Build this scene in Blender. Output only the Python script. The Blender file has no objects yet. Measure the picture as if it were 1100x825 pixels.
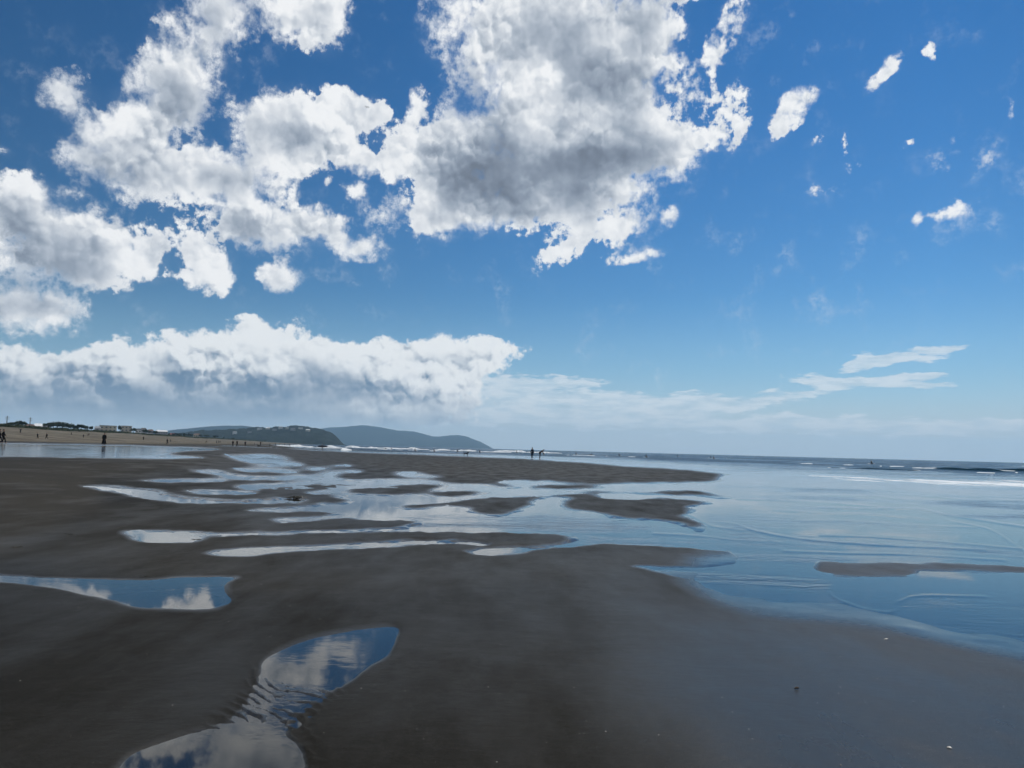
import bpy, bmesh, math, random
import numpy as np
from mathutils import Vector, Matrix

random.seed(7)
rng = np.random.default_rng(7)
SC = bpy.context.scene
COL = SC.collection
R = math.radians

# ------------------------------------------------------------------ camera
W0, H0, FOC = 1100.0, 825.0, 794.0
EYE = 1.42
PITCH, ROLL = R(5.04), R(1.50)
cF = np.array([0, math.cos(PITCH), math.sin(PITCH)])
r0 = np.array([1.0, 0, 0]); u0 = np.array([0, -math.sin(PITCH), math.cos(PITCH)])
cR = r0*math.cos(ROLL) + u0*math.sin(ROLL)
cU = -r0*math.sin(ROLL) + u0*math.cos(ROLL)
CAM = np.array([0, 0, EYE])

def ray(u, v):
    d = cF*FOC + cR*(u-W0/2) + cU*(H0/2-v)
    return d/np.linalg.norm(d)

def azel(u, v):
    d = ray(u, v)
    return math.degrees(math.atan2(d[0], d[1])), math.degrees(math.asin(d[2]))

def project(x, y, z):
    dx, dy, dz = x-CAM[0], y-CAM[1], z-CAM[2]
    w = dx*cF[0]+dy*cF[1]+dz*cF[2]
    w = np.where(np.abs(w) < 1e-6, 1e-6, w)
    u = W0/2 + FOC*(dx*cR[0]+dy*cR[1]+dz*cR[2])/w
    v = H0/2 - FOC*(dx*cU[0]+dy*cU[1]+dz*cU[2])/w
    return u, v, w

def flat_at(u, v, z=0.0):
    d = ray(u, v)
    t = (z-EYE)/d[2]
    return CAM + d*t

cam = bpy.data.cameras.new('camera')
cam.sensor_width = 36.0
cam.lens = 36.0*FOC/W0
cam.clip_start, cam.clip_end = 0.05, 60000
co = bpy.data.objects.new('camera', cam); COL.objects.link(co)
co.matrix_world = Matrix(((cR[0], cU[0], -cF[0], CAM[0]), (cR[1], cU[1], -cF[1], CAM[1]),
                          (cR[2], cU[2], -cF[2], CAM[2]), (0, 0, 0, 1)))
SC.camera = co
vs = SC.view_settings
vs.view_transform = 'Standard'; vs.look = 'None'; vs.exposure = 0.0; vs.gamma = 1.0
vs.use_curve_mapping = False
SC.cycles.use_denoising = True
SC.cycles.use_adaptive_sampling = True
SC.cycles.adaptive_threshold = 0.03
SC.cycles.adaptive_min_samples = 16
SC.cycles.max_bounces = 4
SC.cycles.diffuse_bounces = 2
SC.cycles.transparent_max_bounces = 12
SC.cycles.volume_bounces = 0
SC.cycles.caustics_reflective = False
SC.cycles.caustics_refractive = False

# ------------------------------------------------------------------ node helpers
class NT:
    def __init__(s, tree):
        s.t = tree; s.n = tree.nodes; s.l = tree.links
    def put(s, node, key, val):
        sock = node.inputs[key]
        if isinstance(val, bpy.types.NodeSocket):
            s.l.new(val, sock)
        elif val is not None:
            sock.default_value = val
    def new(s, typ, ins=None, **props):
        node = s.n.new(typ)
        for k, v in props.items():
            setattr(node, k, v)
        for k, v in (ins or {}).items():
            s.put(node, k, v)
        return node
    def m(s, op, a, b=None, c=None, clamp=False):
        node = s.n.new('ShaderNodeMath'); node.operation = op; node.use_clamp = clamp
        for i, v in enumerate((a, b, c)):
            if v is not None: s.put(node, i, v)
        return node.outputs[0]
    def vm(s, op, a, b=None, c=None):
        node = s.n.new('ShaderNodeVectorMath'); node.operation = op
        for i, v in enumerate((a, b, c)):
            if v is not None: s.put(node, i, v)
        return node.outputs[0]
    def noise(s, vec, scale, detail=4, rough=.5, dims='3D', lac=2.0, dist=0.0, out=0):
        node = s.new('ShaderNodeTexNoise', {'Vector': vec, 'Scale': scale, 'Detail': detail, 'Roughness': rough,
                     'Lacunarity': lac, 'Distortion': dist}, noise_dimensions=dims)
        return node.outputs[out]
    def step(s, x, a, b, c=0.0, d=1.0):
        node = s.new('ShaderNodeMapRange', {0: x, 1: a, 2: b, 3: c, 4: d}, interpolation_type='SMOOTHSTEP')
        return node.outputs[0]
    def lin(s, x, a, b, c=0.0, d=1.0):
        node = s.new('ShaderNodeMapRange', {0: x, 1: a, 2: b, 3: c, 4: d})
        return node.outputs[0]
    def mix(s, f, a, b):
        node = s.n.new('ShaderNodeMix'); node.data_type = 'RGBA'
        s.put(node, 0, f)
        for k, v in ((6, a), (7, b)):
            if isinstance(v, tuple) and len(v) == 3: v = v+(1,)
            s.put(node, k, v)
        return node.outputs[2]
    def shmix(s, f, a, b):
        node = s.n.new('ShaderNodeMixShader')
        s.put(node, 0, f); s.l.new(a, node.inputs[1]); s.l.new(b, node.inputs[2])
        return node.outputs[0]

SUN_AZ, SUN_EL = R(30), R(52)
SUN_DIR = Vector((math.sin(SUN_AZ)*math.cos(SUN_EL), math.cos(SUN_AZ)*math.cos(SUN_EL), math.sin(SUN_EL)))
# ------------------------------------------------------------------ sky: Nishita plus procedural clouds at infinity
def build_sky():
    w = bpy.data.worlds.new('World'); SC.world = w; w.use_nodes = True
    t = NT(w.node_tree); w.node_tree.nodes.clear()
    m = t.m
    sky = t.new('ShaderNodeTexSky', sky_type='NISHITA', sun_disc=False)
    sky.sun_elevation = SUN_EL; sky.sun_rotation = SUN_AZ
    sky.air_density = 1.0; sky.dust_density = 0.0; sky.ozone_density = 1.0; sky.altitude = 0
    hs = t.new('ShaderNodeHueSaturation', {'Hue': .497, 'Saturation': 1.38, 'Value': 1.0, 'Color': sky.outputs[0]}).outputs[0]

    geo = t.new('ShaderNodeTexCoord').outputs['Generated']
    nrm = t.vm('NORMALIZE', geo)
    sep = t.new('ShaderNodeSeparateXYZ', {0: nrm})
    X, Y, Z = sep.outputs
    az = m('MULTIPLY', m('ARCTAN2', X, Y), 57.29578)
    el = m('MULTIPLY', m('ARCSINE', Z), 57.29578)
    P0 = t.new('ShaderNodeCombineXYZ', {0: az, 1: el, 2: 0.0}).outputs[0]

    sk = t.vm('SCALE', t.vm('MULTIPLY', t.vm('MAXIMUM', hs, (0, 0, 0)), (.655, .85, 1.0))); t.put(sk.node, 'Scale', m('MULTIPLY', t.lin(m('ABSOLUTE', m('SUBTRACT', az, 30)), 75, 0, .70, 1.12), SKY_STRENGTH))

    def warp(P, scale, amp, detail=2, stretch=None):
        n = t.noise(P, scale, detail, .55, '2D', out=1)
        d = t.vm('SUBTRACT', n, (.5, .5, .5))
        return t.vm('MULTIPLY_ADD', d, (amp, amp*(stretch or 1), 0), P)
    # near-horizon clouds are stretched sideways: compress the azimuth there
    Pn = P0
    wn = t.vm('SUBTRACT', t.noise(P0, .34, 3, .55, '2D', out=1), (.5, .5, .5))
    def shift(ax, ay): return t.vm('MULTIPLY_ADD', wn, (ax, ay, 0), P0)
    P1 = shift(1.9, 1.9)

    def blobs(P, lst, vis=.6, two=False):
        acc = None; tot = None
        for b in lst:
            u, v, rx, ry = b[:4]
            ang = b[4] if len(b) > 4 else 0
            amp = b[5] if len(b) > 5 else 1.0
            a, e = azel(u, v)
            a1, _ = azel(u+4, v); _, e1 = azel(u, v-4)
            sx, sy = abs(a1-a)/4, abs(e1-e)/4
            mp = t.new('ShaderNodeMapping', {0: P, 'Location': (a, e, 0), 'Rotation': (0, 0, R(ang)),
                       'Scale': (rx*sx/vis, ry*sy/vis, 1)}, vector_type='TEXTURE')
            g = t.new('ShaderNodeTexGradient', {0: mp.outputs[0]}, gradient_type='SPHERICAL')
            gv = g.outputs[1] if amp == 1.0 else m('MULTIPLY', g.outputs[1], amp)
            if not two:
                acc = gv if acc is None else m('ADD', acc, gv)
            else:
                acc = gv if acc is None else m('SMOOTH_MAX', acc, gv, .16)
                tot = gv if tot is None else m('ADD', tot, gv)
        return (acc, tot) if two else acc

    cum = [  # cumulus, u v rx ry angle amp
        (240, 12, 42, 32), (205, 62, 44, 40), (186, 96, 42, 38), (168, 130, 46, 38), (130, 158, 46, 34), (92, 172, 34, 20, 0, .8),
        (205, 182, 52, 26), (150, 196, 52, 22, 0, .8), (76, 106, 32, 26, 0, .95), (268, -18, 40, 30), (325, 20, 42, 32, -10), (350, 5, 28, 18),
        (318, 132, 52, 34), (280, 140, 36, 34), (362, 130, 40, 30), (398, 118, 16, 14), (312, 168, 46, 22),
        (262, 192, 52, 22), (258, 216, 34, 30), (292, 244, 50, 30), (344, 248, 36, 20), (388, 268, 30, 11), (226, 282, 26, 32), (300, 297, 22, 13),
        (380, 203, 12, 9, 0, .8), (352, 198, 7, 5, 0, .8),
        (438, 160, 34, 28), (402, 174, 30, 16), (448, 118, 12, 22, 0, .8),
        (525, 30, 62, 52), (615, 20, 85, 62), (688, 40, 44, 52), (560, 95, 66, 52), (640, 105, 78, 60), (668, 132, 34, 46), (505, 150, 42, 40), (478, 195, 42, 42),
        (465, 238, 28, 24), (560, 180, 80, 56), (640, 178, 72, 46), (722, 162, 38, 32), (530, 226, 52, 24), (605, 222, 44, 18),
        (18, 212, 42, 26), (62, 240, 52, 34), (30, 280, 56, 52), (112, 266, 52, 26), (162, 272, 22, 30), (48, 332, 46, 22), (5, 335, 36, 24), (100, 298, 34, 18), (2, 156, 12, 9, 0, .8),
        (768, 60, 13, 26, 0, .7), (772, 108, 14, 9, 0, .6), (776, 146, 22, 20, 0, .55), (798, 132, 8, 16, 0, .5),
        (788, 18, 13, 22, -25, .75), (740, -2, 26, 8, 0, .7),
        (612, 262, 36, 16, 32, .9), (672, 243, 34, 12, 20, .85), (718, 234, 14, 9, 30, .8), (686, 273, 28, 6, 8, .85), (650, 250, 60, 40, 0, .30), (780, 120, 50, 60, 0, .32), (410, 235, 60, 60, 0, .26), (200, 240, 60, 50, 0, .3), (100, 150, 60, 60, 0, .3), (880, 190, 60, 40, 0, .22), (1040, 200, 60, 60, 0, .24),
        (838, 138, 20, 11, 35, .62), (850, 118, 20, 14, 50, .68), (863, 103, 14, 10, 40, .55), (872, 155, 13, 6, 20, .6), (944, 84, 18, 9, 35, .6), (958, 70, 16, 10, 35, .58), (998, 52, 7, 10, 0, .62),
        (1050, 190, 16, 9, 40, .6), (1060, 170, 14, 11, 50, .58), (1066, 156, 10, 6, 30, .5), (1010, 232, 22, 7, 12, .6), (1030, 223, 18, 7, 15, .58), (982, 240, 8, 7, 0, .42), (974, 157, 10, 5, 25, .5), (877, 199, 6, 9, 0, .6), (905, 182, 8, 8, 0, .4), (984, 243, 8, 9, 0, .4), (1080, 116, 5, 14, 0, .4), (908, 152, 6, 14, 0, .4),
    ]
    bank = [  # the low bank over the coast
        (12, 392, 36, 20), (70, 400, 46, 18), (105, 390, 34, 16), (160, 386, 46, 22), (212, 378, 40, 20), (262, 372, 34, 22), (292, 366, 36, 22), (330, 388, 40, 16),
        (385, 378, 44, 15), (445, 383, 46, 14), (500, 376, 44, 12), (542, 373, 22, 8, 0, .8), (480, 398, 44, 16), (512, 388, 40, 8, 0, .7),
        (80, 425, 130, 24), (230, 418, 130, 30), (370, 415, 110, 30), (440, 432, 70, 26), (330, 448, 120, 10, 0, .7), (150, 448, 160, 10, 0, .6)]
    thin = [  # pale low stratus and streaks out to sea
        (500, 424, 70, 20, 0, .8), (600, 409, 54, 7, 0, .85), (580, 430, 90, 16, 0, .8), (680, 434, 90, 12, 0, .8), (770, 434, 70, 9, 0, .7), (850, 424, 46, 7, 6, .8),
        (962, 384, 52, 9, 4, .95), (1015, 375, 22, 3, 0, .7), (870, 405, 26, 5, 0, .8), (948, 410, 58, 7, 0, .95), (990, 404, 22, 3, 0, .8), (905, 409, 26, 5, 0, .9), (930, 391, 24, 5, 10, .8), (1000, 414, 26, 3, 0, .8), (700, 455, 420, 10, 0, .8), (1000, 458, 260, 8, 0, .7), (836, 401, 8, 3, 0, .5), (400, 440, 90, 14, 0, .6)]
    dark = [
        (575, 85, 32, 28, 0, -.6), (655, 52, 42, 18, 0, -.5), (612, 150, 28, 12, 20, -.55), (668, 152, 32, 12, -20, -.5), (470, 30, 24, 44, 0, -.5), (520, 150, 18, 14, 0, -.35),
        # where the clouds are deep and shade themselves
        (600, 188, 120, 48, 8, 1.2), (520, 195, 66, 44, 0, 1.0), (645, 95, 60, 44, 0, .8), (600, 30, 90, 36, 0, .8), (510, 110, 50, 60, 0, .6), (690, 60, 30, 50, 0, .45), (690, 165, 50, 24, 0, .5),
        (325, 152, 50, 20, 0, .8), (40, 285, 76, 42, 0, .95), (10, 250, 40, 40, 0, .5), (178, 112, 34, 44, 0, .6), (225, 25, 28, 34, 0, .5), (270, 255, 56, 26, 0, .55), (325, 25, 26, 20, 0, .5), (150, 186, 66, 18, 0, .5), (60, 335, 56, 12, 0, .7), (235, 195, 40, 18, 0, .45), (120, 268, 44, 18, 0, .4),
        (270, 412, 130, 30, 0, 1.1), (80, 418, 130, 24, 0, .9), (400, 405, 110, 24, 0, .85), (200, 450, 330, 16, 0, .9), (490, 384, 50, 7, 0, .5), (200, 384, 60, 10, 0, .4)]
    cc, csum = blobs(P1, cum, .64, two=True)
    cb = blobs(shift(2.0, 1.2), bank)
    ct = blobs(shift(2.4, .85), thin)
    dk = blobs(shift(2.8, -2.8), dark, .75)

    # turbulence: soft fractal noise, and rounded lumps on lumps with creases between them
    Pw = warp(Pn, .8, .9, 3)
    Pw = warp(Pw, 3.5, .22, 2)
    f1 = t.noise(Pw, .42, 6, .56, '2D')
    fs = t.noise(Pw, .30, 3, .5, '2D')
    f2 = t.noise(Pn, 1.6, 4, .64, '2D')
    def lumps(P, n=3):
        acc = None
        for sc, wt in ((.27, 1.0), (.62, .55), (1.45, .28))[:n]:
            v = t.new('ShaderNodeTexVoronoi', {'Vector': P, 'Scale': sc, 'Detail': 0.0}, voronoi_dimensions='2D', feature='F1')
            d = v.outputs['Distance']
            h = m('MULTIPLY_ADD', m('MULTIPLY', d, d), -2.2*wt, .62*wt)
            acc = h if acc is None else m('ADD', acc, h)
        return acc
    hl = lumps(Pw)
    turb = m('ADD', m('ADD', m('MULTIPLY', m('SUBTRACT', f1, .5), 1.9), m('MULTIPLY', hl, .42)), m('MULTIPLY', m('SUBTRACT', f2, .5), t.lin(csum, .3, 1.3, 1.6, .6)))
    # clouds outside the picture: same weather all round
    far = t.noise(nrm, 2.3, 3, .55)
    edge = m('MAXIMUM', t.step(m('ABSOLUTE', az), 38, 47), t.step(el, 34, 42))
    fc = m('MULTIPLY', m('MULTIPLY', t.lin(far, .47, .62, 0, 1.3), edge), t.step(el, 3, 10))
    c0 = m('ADD', m('MINIMUM', cc, 2.2), fc)
    has = t.step(c0, .02, .3)
    D = m('MULTIPLY_ADD', m('MULTIPLY', turb, .62), has, m('ADD', m('ADD', c0, m('MULTIPLY', m('SUBTRACT', m('MINIMUM', csum, 2.4), cc), .25)), m('MULTIPLY', t.step(csum, 1.2, 2.0), .5)))
    softn = t.noise(P0, .11, 3, .5, '2D')
    a1 = t.step(D, .27, t.lin(softn, .40, .60, .50, 1.05))
    # thin torn vapour round the cumulus
    a0 = m('MULTIPLY', m('MULTIPLY', t.step(m('MULTIPLY_ADD', m('SUBTRACT', f1, .5), 1.3, c0), .14, .66), t.lin(softn, .38, .62, .08, .40)), t.step(f2, .30, .66))
    Dc = m('ADD', D, m('MULTIPLY', m('SUBTRACT', m('MINIMUM', csum, 2.4), cc), .8))
    hb = t.step(cb, .02, .3)
    Db = m('MULTIPLY_ADD', m('MULTIPLY', turb, .6), hb, m('MINIMUM', cb, 2.0))
    a2 = m('MULTIPLY', t.step(Db, .30, .72), t.step(el, .4, 2.4))
    Ps = t.vm('MULTIPLY', P0, (.28, 1.3, 1))
    ts = t.noise(Ps, 1.5, 5, .58, '2D')
    Dt = m('MULTIPLY_ADD', m('SUBTRACT', ts, .5), m('MULTIPLY', t.step(ct, .04, .30), 1.9), m('MINIMUM', ct, 1.2))
    a3 = m('MULTIPLY', t.step(Dt, .30, .72), .80)

    # relief: compare the lumps here with the lumps a little towards the sun
    hl2 = lumps(t.vm('ADD', Pw, (.20, .34, 0)))
    f1a = t.noise(Pw, .42, 3, .5, '2D')
    f1l = t.noise(t.vm('ADD', Pw, (.45, .8, 0)), .42, 3, .5, '2D')
    rel = m('ADD', m('MULTIPLY', m('SUBTRACT', hl, hl2), .55), m('MULTIPLY', m('SUBTRACT', f1a, f1l), 1.0))
    crisp = t.lin(t.noise(P0, .16, 3, .5, '2D'), .38, .62, .25, 1.0)
    rel = m('MULTIPLY', m('MAXIMUM', m('MINIMUM', rel, .5), -.5), crisp)
    th = t.step(Dc, .8, 2.4)                       # optical depth of the cumulus
    S1 = m('ADD', m('ADD', m('MULTIPLY', dk, .72), m('MULTIPLY', th, .30)), m('MULTIPLY', m('SUBTRACT', fs, .5), -1.25))
    S1 = m('SUBTRACT', m('MULTIPLY', S1, t.step(Dc, .4, 1.3)), m('MULTIPLY', rel, m('MULTIPLY', t.step(D, .35, .66), REL)))
    S1 = m('SUBTRACT', S1, m('MULTIPLY', hl, m('MULTIPLY', t.step(D, .4, 1.0), .10)))
    S1 = t.lin(S1, -.17, 1.45)
    low = t.step(el, 5.6, 2.8)
    S2 = m('ADD', m('MULTIPLY', dk, .55), m('MULTIPLY', low, .45))
    S2 = m('SUBTRACT', S2, m('MULTIPLY', rel, m('MULTIPLY_ADD', low, -.9, 1.6)))
    S2 = m('MULTIPLY', S2, m('MAXIMUM', t.step(Db, .36, .9), low))
    S2 = t.step(S2, -.02, 1.05)
    ramp = t.new('ShaderNodeValToRGB', {0: S1})
    cr = ramp.color_ramp; cr.interpolation = 'B_SPLINE'
    for i, (p, c) in enumerate(((0, (.93, .94, .95)), (.17, (.72, .755, .80)), (.42, (.375, .435, .52)), (.72, (.205, .25, .325)), (1, (.15, .18, .23)))):
        e = cr.elements[i] if i < 2 else cr.elements.new(p)
        e.position = p; e.color = c+(1,)
    c1 = ramp.outputs[0]
    c2 = t.mix(S2, (.84, .87, .89), (.15, .24, .36))
    c3 = t.mix(t.step(ts, .35, .65), (.52, .65, .75), (.72, .79, .85))
    # soft luminous veil round the clouds
    veil = m('MULTIPLY', t.step(m('MAXIMUM', c0, cb), .0, .6), .05)
    col = t.mix(veil, sk, (.55, .66, .80))
    # horizon brightening by sea air
    hz = m('MULTIPLY', t.step(el, 12.5, -2.0), .97)
    col = t.mix(hz, col, t.mix(t.step(el, 7.0, .5), (.31, .52, .72), (.53, .61, .69)))
    col = t.mix(a3, col, c3)
    col = t.mix(a2, col, c2)
    hz2 = m('MULTIPLY', t.step(el, 4.5, 0.2), .55)
    col = t.mix(hz2, col, (.50, .60, .69))
    col = t.mix(a0, col, (.66, .72, .80))
    col = t.mix(a1, col, c1)
    bg = t.new('ShaderNodeBackground', {0: col, 1: 1.0})
    out = t.new('ShaderNodeOutputWorld'); t.l.new(bg.outputs[0], out.inputs[0])
    w.cycles.sampling_method = 'MANUAL'; w.cycles.sample_map_resolution = 512

SKY_STRENGTH = 0.072
REL = .95
CLOUD_LIT = (.80, .83, .86)
CLOUD_GREY = (.24, .275, .33)
build_sky()
sun = bpy.data.lights.new('sun', 'SUN'); sun.energy = 3.0; sun.angle = R(.55); sun.color = (1, .96, .9)
so = bpy.data.objects.new('sun', sun); COL.objects.link(so)
so.rotation_euler = (-SUN_DIR).to_track_quat('-Z', 'Y').to_euler()
so.location = (0, 0, 400)
# ------------------------------------------------------------------ numpy helpers for the terrain
def vnoise(x, y, seed):
    xi = np.floor(x).astype(np.int64); yi = np.floor(y).astype(np.int64)
    fx, fy = x-xi, y-yi
    fx = fx*fx*(3-2*fx); fy = fy*fy*(3-2*fy)
    def hsh(a, b):
        n = (a*374761393 + b*668265263 + seed*1442695041) & 0x7fffffff
        n = ((n ^ (n >> 13))*1274126177) & 0x7fffffff
        return ((n ^ (n >> 16)) & 0xffff)/65535.0
    return (hsh(xi, yi)*(1-fx)+hsh(xi+1, yi)*fx)*(1-fy)+(hsh(xi, yi+1)*(1-fx)+hsh(xi+1, yi+1)*fx)*fy

def fbm(x, y, seed, oct=4, gain=.5):
    s = 0; a = 1; tot = 0
    for i in range(oct):
        s = s + a*vnoise(x*2**i+17.3*i, y*2**i-9.1*i, seed+i); tot += a; a *= gain
    return s/tot - .5

def sstep(x, a, b):
    t = np.clip((x-a)/(b-a), 0, 1)
    return t*t*(3-2*t)

AZC = R(-13.0)
def berm(x, y):
    """height of the dry beach and of the dune behind it, above the tidal flat"""
    r = np.hypot(x, y); az = np.arctan2(x, y)
    q = r*np.sin(np.clip(AZC-az, -1.5, 1.5))
    q = np.where(np.abs(AZC-az) > 1.5, np.sign(AZC-az)*r, q)
    zc = np.clip(6.0-(r-450)*.0019, 2.0, 6.4)
    z = np.interp(q, [36, 60, 85, 105, 140, 166, 176, 205], [0, .16, .45, 1.9, 4.2, 6.1, 6.0, 5.0])*zc/6.0
    return np.where(q > 36, z, 0.0), q

def lift(x, y):
    """the upper flat on the left lies half a metre higher"""
    r = np.hypot(x, y); q = r*np.sin(np.clip(AZC-np.arctan2(x, y), -1.5, 1.5))
    return .5*sstep(q, 2, 12)*(1-sstep(r, 120, 230))*sstep(np.arctan2(x, y), -1.9, -1.4)

SH_R = np.log([55, 129, 183, 238, 600, 1500, 2500, 9900]); SH_A = np.radians([15.5, .7, -13.1, -16.3, -18.1, -16.8, -13.2, -13.2])
def shore_az(r):
    return np.interp(np.log(np.maximum(r, 1)), SH_R, SH_A)

# painted plan of the tidal flat: outlines given where the photograph shows them, as points on the ground plane
CX0, CY0, CX1, CY1, CS = -320, 470, 1420, 1000, 2
CW, CH = (CX1-CX0)*CS, (CY1-CY0)*CS

def smooth_poly(p, n=5):
    p = np.array(p, float); m = len(p); out = []
    for i in range(m):
        a, b, c, d = p[i-1], p[i], p[(i+1) % m], p[(i+2) % m]
        for k in range(n):
            t = k/n
            out.append(.5*((2*b)+(c-a)*t+(2*a-5*b+4*c-d)*t*t+(3*b-a-3*c+d)*t**3))
    return np.array(out)

def fill(arr, pts, val, smooth=True):
    p = smooth_poly(pts) if smooth else np.array(pts, float)
    p = (p-[CX0, CY0])*CS
    x0, y0 = np.floor(p.min(0)).astype(int)-1; x1, y1 = np.ceil(p.max(0)).astype(int)+1
    x0, y0 = max(x0, 0), max(y0, 0); x1, y1 = min(x1, CW), min(y1, CH)
    if x1 <= x0 or y1 <= y0: return
    SS = 2   # rows are sampled twice as finely, thin strands keep their width
    ys = (np.arange((y1-y0)*SS)+.5)/SS+y0
    xs = np.arange(x0, x1)+.5
    cov = np.zeros((len(ys), len(xs)))
    px, py = p[:, 0], p[:, 1]; qx, qy = np.roll(px, -1), np.roll(py, -1)
    for j, yy in enumerate(ys):
        hit = (py <= yy) != (qy <= yy)
        if not hit.any(): continue
        xc = np.sort(px[hit]+(yy-py[hit])/(qy[hit]-py[hit])*(qx[hit]-px[hit]))
        cov[j] = np.searchsorted(xc, xs) & 1
    cov = cov.reshape(y1-y0, SS, -1).mean(1)
    sub = arr[y0:y1, x0:x1]
    sub[:] = sub*(1-cov)+val*cov

def gblur(a, s, sx=None):
    k = int(max(1, math.ceil(s*2.6)))
    w = np.exp(-.5*(np.arange(-k, k+1)/s)**2); w /= w.sum()
    out = np.zeros_like(a); p = np.pad(a, ((k, k), (0, 0)), 'edge')
    for i in range(2*k+1): out += w[i]*p[i:i+a.shape[0]]
    if sx: s = sx; k = int(max(1, math.ceil(s*2.6))); w = np.exp(-.5*(np.arange(-k, k+1)/s)**2); w /= w.sum()
    b = np.zeros_like(a); p = np.pad(out, ((0, 0), (k, k)), 'edge')
    for i in range(2*k+1): b += w[i]*p[:, i:i+a.shape[1]]
    return b

def line(arr, pts, width, val=1.0):
    p = np.array(pts, float)
    # resample as a smooth curve
    out = []
    for i in range(len(p)-1):
        a, b, c, d = p[max(i-1, 0)], p[i], p[i+1], p[min(i+2, len(p)-1)]
        for t in np.linspace(0, 1, 9)[:-1]:
            out.append(.5*((2*b)+(c-a)*t+(2*a-5*b+4*c-d)*t*t+(3*b-a-3*c+d)*t**3))
    out.append(p[-1]); o = np.array(out)
    up = o-[0, width/2]; dn = (o+[0, width/2])[::-1]
    fill(arr, np.vstack([up, dn]), val, False)

WATER = [
 # far left pool below the dry beach
 [(-320,474.5),(-220,475.8),(0,477.3),(110,478.7),(185,480.8),(238,482.5),(236,483.3),(195,484.5),(175,487),(182,488.6),(150,489.5),(190,490.2),(222,491.7),(210,492.8),(150,492.2),(100,491.6),(0,490.5),(-220,488.5),(-320,488)],
 [(86,521.6),(112,522.6),(135,525.3),(160,527),(172,528.5),(170,531),(185,533),(205,536.2),(250,538.6),(290,537.5),(305,536),(324,537),(322,540.5),(300,541.2),(250,540.8),(205,540.3),(170,537.2),(150,534.3),(130,529.6),(105,525.4)],
 [(158,515.6),(200,515.6),(240,514.8),(238,517.6),(200,518),(160,517.5)],
 [(200,526),(206,527.5),(215,527.4),(240,527.8),(274,528.8),(270,531.2),(230,531.8),(212,531.6),(204,529.5)],
 [(236,485.8),(248,488.6),(262,492.6),(285,494.6),(308,496.4),(324,498.4),(322,501.2),(308,500.6),(290,498.4),(268,496.6),(252,492.6),(243,489.2)],
 [(250,488.4),(270,490.2),(300,491.6),(318,494.2),(300,493.6),(270,492.2)],
 [(262,487.6),(285,488.4),(305,490.4),(298,491),(280,490)],
 [(264,499.2),(285,500.2),(304,500.6),(300,501.8),(280,501.6)],
 [(205,505),(222,505.4),(240,508.2),(252,510.8),(275,512.2),(300,513.2),(312,510.6),(325,511),(345,511.6),(342,515.2),(320,514.8),(302,515.8),(270,515.4),(250,514.8),(238,511.4),(215,507.8)],
 [(250,502.4),(272,504),(300,504.5),(318,506),(316,508.2),(285,507.4),(262,506.4)],
 [(256,522.5),(262,520.6),(275,520.4),(300,520.2),(320,518),(345,516.6),(340,519),(312,522.2),(290,524.2),(273,525.8),(263,525.3)],
 [(328,504.6),(340,501.6),(350,502.6),(342,505.6)], [(358,500.2),(372,498.6),(377,501.2),(362,501.8)], [(370,505),(388,505.4),(386,507.8),(372,507.4)],
 [(346,509),(358,506.2),(366,507.6),(356,511.4),(350,513)],
 # the main runnel
 [(344,517.5),(347,513),(352,510.6),(358,513.8),(370,516),(392,516),(412,515),(436,515.8),(462,516.2),(476,518.8),(488,520.1),(520,520.6),(538,517.6),(556,516.8),(580,517.3),(608,518.6),(630,520),(648,521),(680,519.5),(720,519.4),(772,518),
  (830,516),(900,560),(860,604),(800,601.5),(796,597),(784,591),(752,590),(700,586),(640,583),(622,580.5),(613,577),(580,573.2),(540,572.4),(500,572.2),(460,572),(440,566.5),(456,561),(430,559),(400,558.4),(390,557.7),(365,557),(345,557.6),(322,560.4),(300,560.6),(288,558.8),(320,556.6),(345,555.4),(362,553.3),(368,550.6),(330,549),(310,550),(280,549.6),(258,548.6),(290,547.2),(320,545.2),(345,542.3),(372,541),(384,538),(360,535.2),(350,534.2),(374,533.4),(370,531.8),(345,531),(328,530),(334,527.9),(350,527.2),(375,523.6),(386,521),(360,520),(348,519.6)],
 [(425,508.8),(436,506.6),(448,507.6),(446,510.6),(472,511.2),(470,513.2),(446,513),(430,511)],
 # strands in front of it
 [(136,571),(148,569.4),(170,571.2),(222,571.6),(228,574),(300,572),(350,570.6),(420,568.2),(450,567.6),(456,571),(420,571),(380,572.2),(300,574.4),(240,576),(226,575.4),(213,578.4),(200,581.8),(175,582.8),(155,581.2),(140,574.5)],
 [(224,595),(240,591),(268,589.2),(312,587.4),(360,586),(420,582.6),(450,580.8),(480,581.4),(512,583.2),(523,586.4),(490,585.4),(450,585.6),(415,588),(360,590.4),(312,592.6),(280,595.6),(248,597.4)],
 [(500,593),(520,590.6),(550,589),(580,588),(600,585.5),(612,582.5),(622,580),(640,582.5),(636,585),(600,588.4),(576,590),(560,594.2),(530,596.2),(512,595.4)],
 # left pool
 [(-90,617),(0,618.6),(49,620.2),(93,622.6),(150,623.8),(191,620.4),(230,619.4),(253,619.8),(255,622.6),(244,627),(243,637),(252,645),(246,650),(224,654.6),(177,654.2),(147,652),(120,645),(90,639),(60,632),(20,627),(-20,625),(-90,624)],
 # centre pool, the rippled neck and the pool at the feet
 [(283,713),(290,706),(309,695.5),(331,687),(358,681.6),(391,675.6),(425,674),(427,686),(422,702),(396,714.5),(377,729.5),(353,746),(335,757),(322,768),(312,777),(304,786),(320,799),(327,811),(330,832),(318,860),(280,885),(180,885),(112,845),(124,825),(136,813),(164,800),(191,791),(226,783),(247,779),(254,770),(266,758),(274,744),(281,728)],
]
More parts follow.
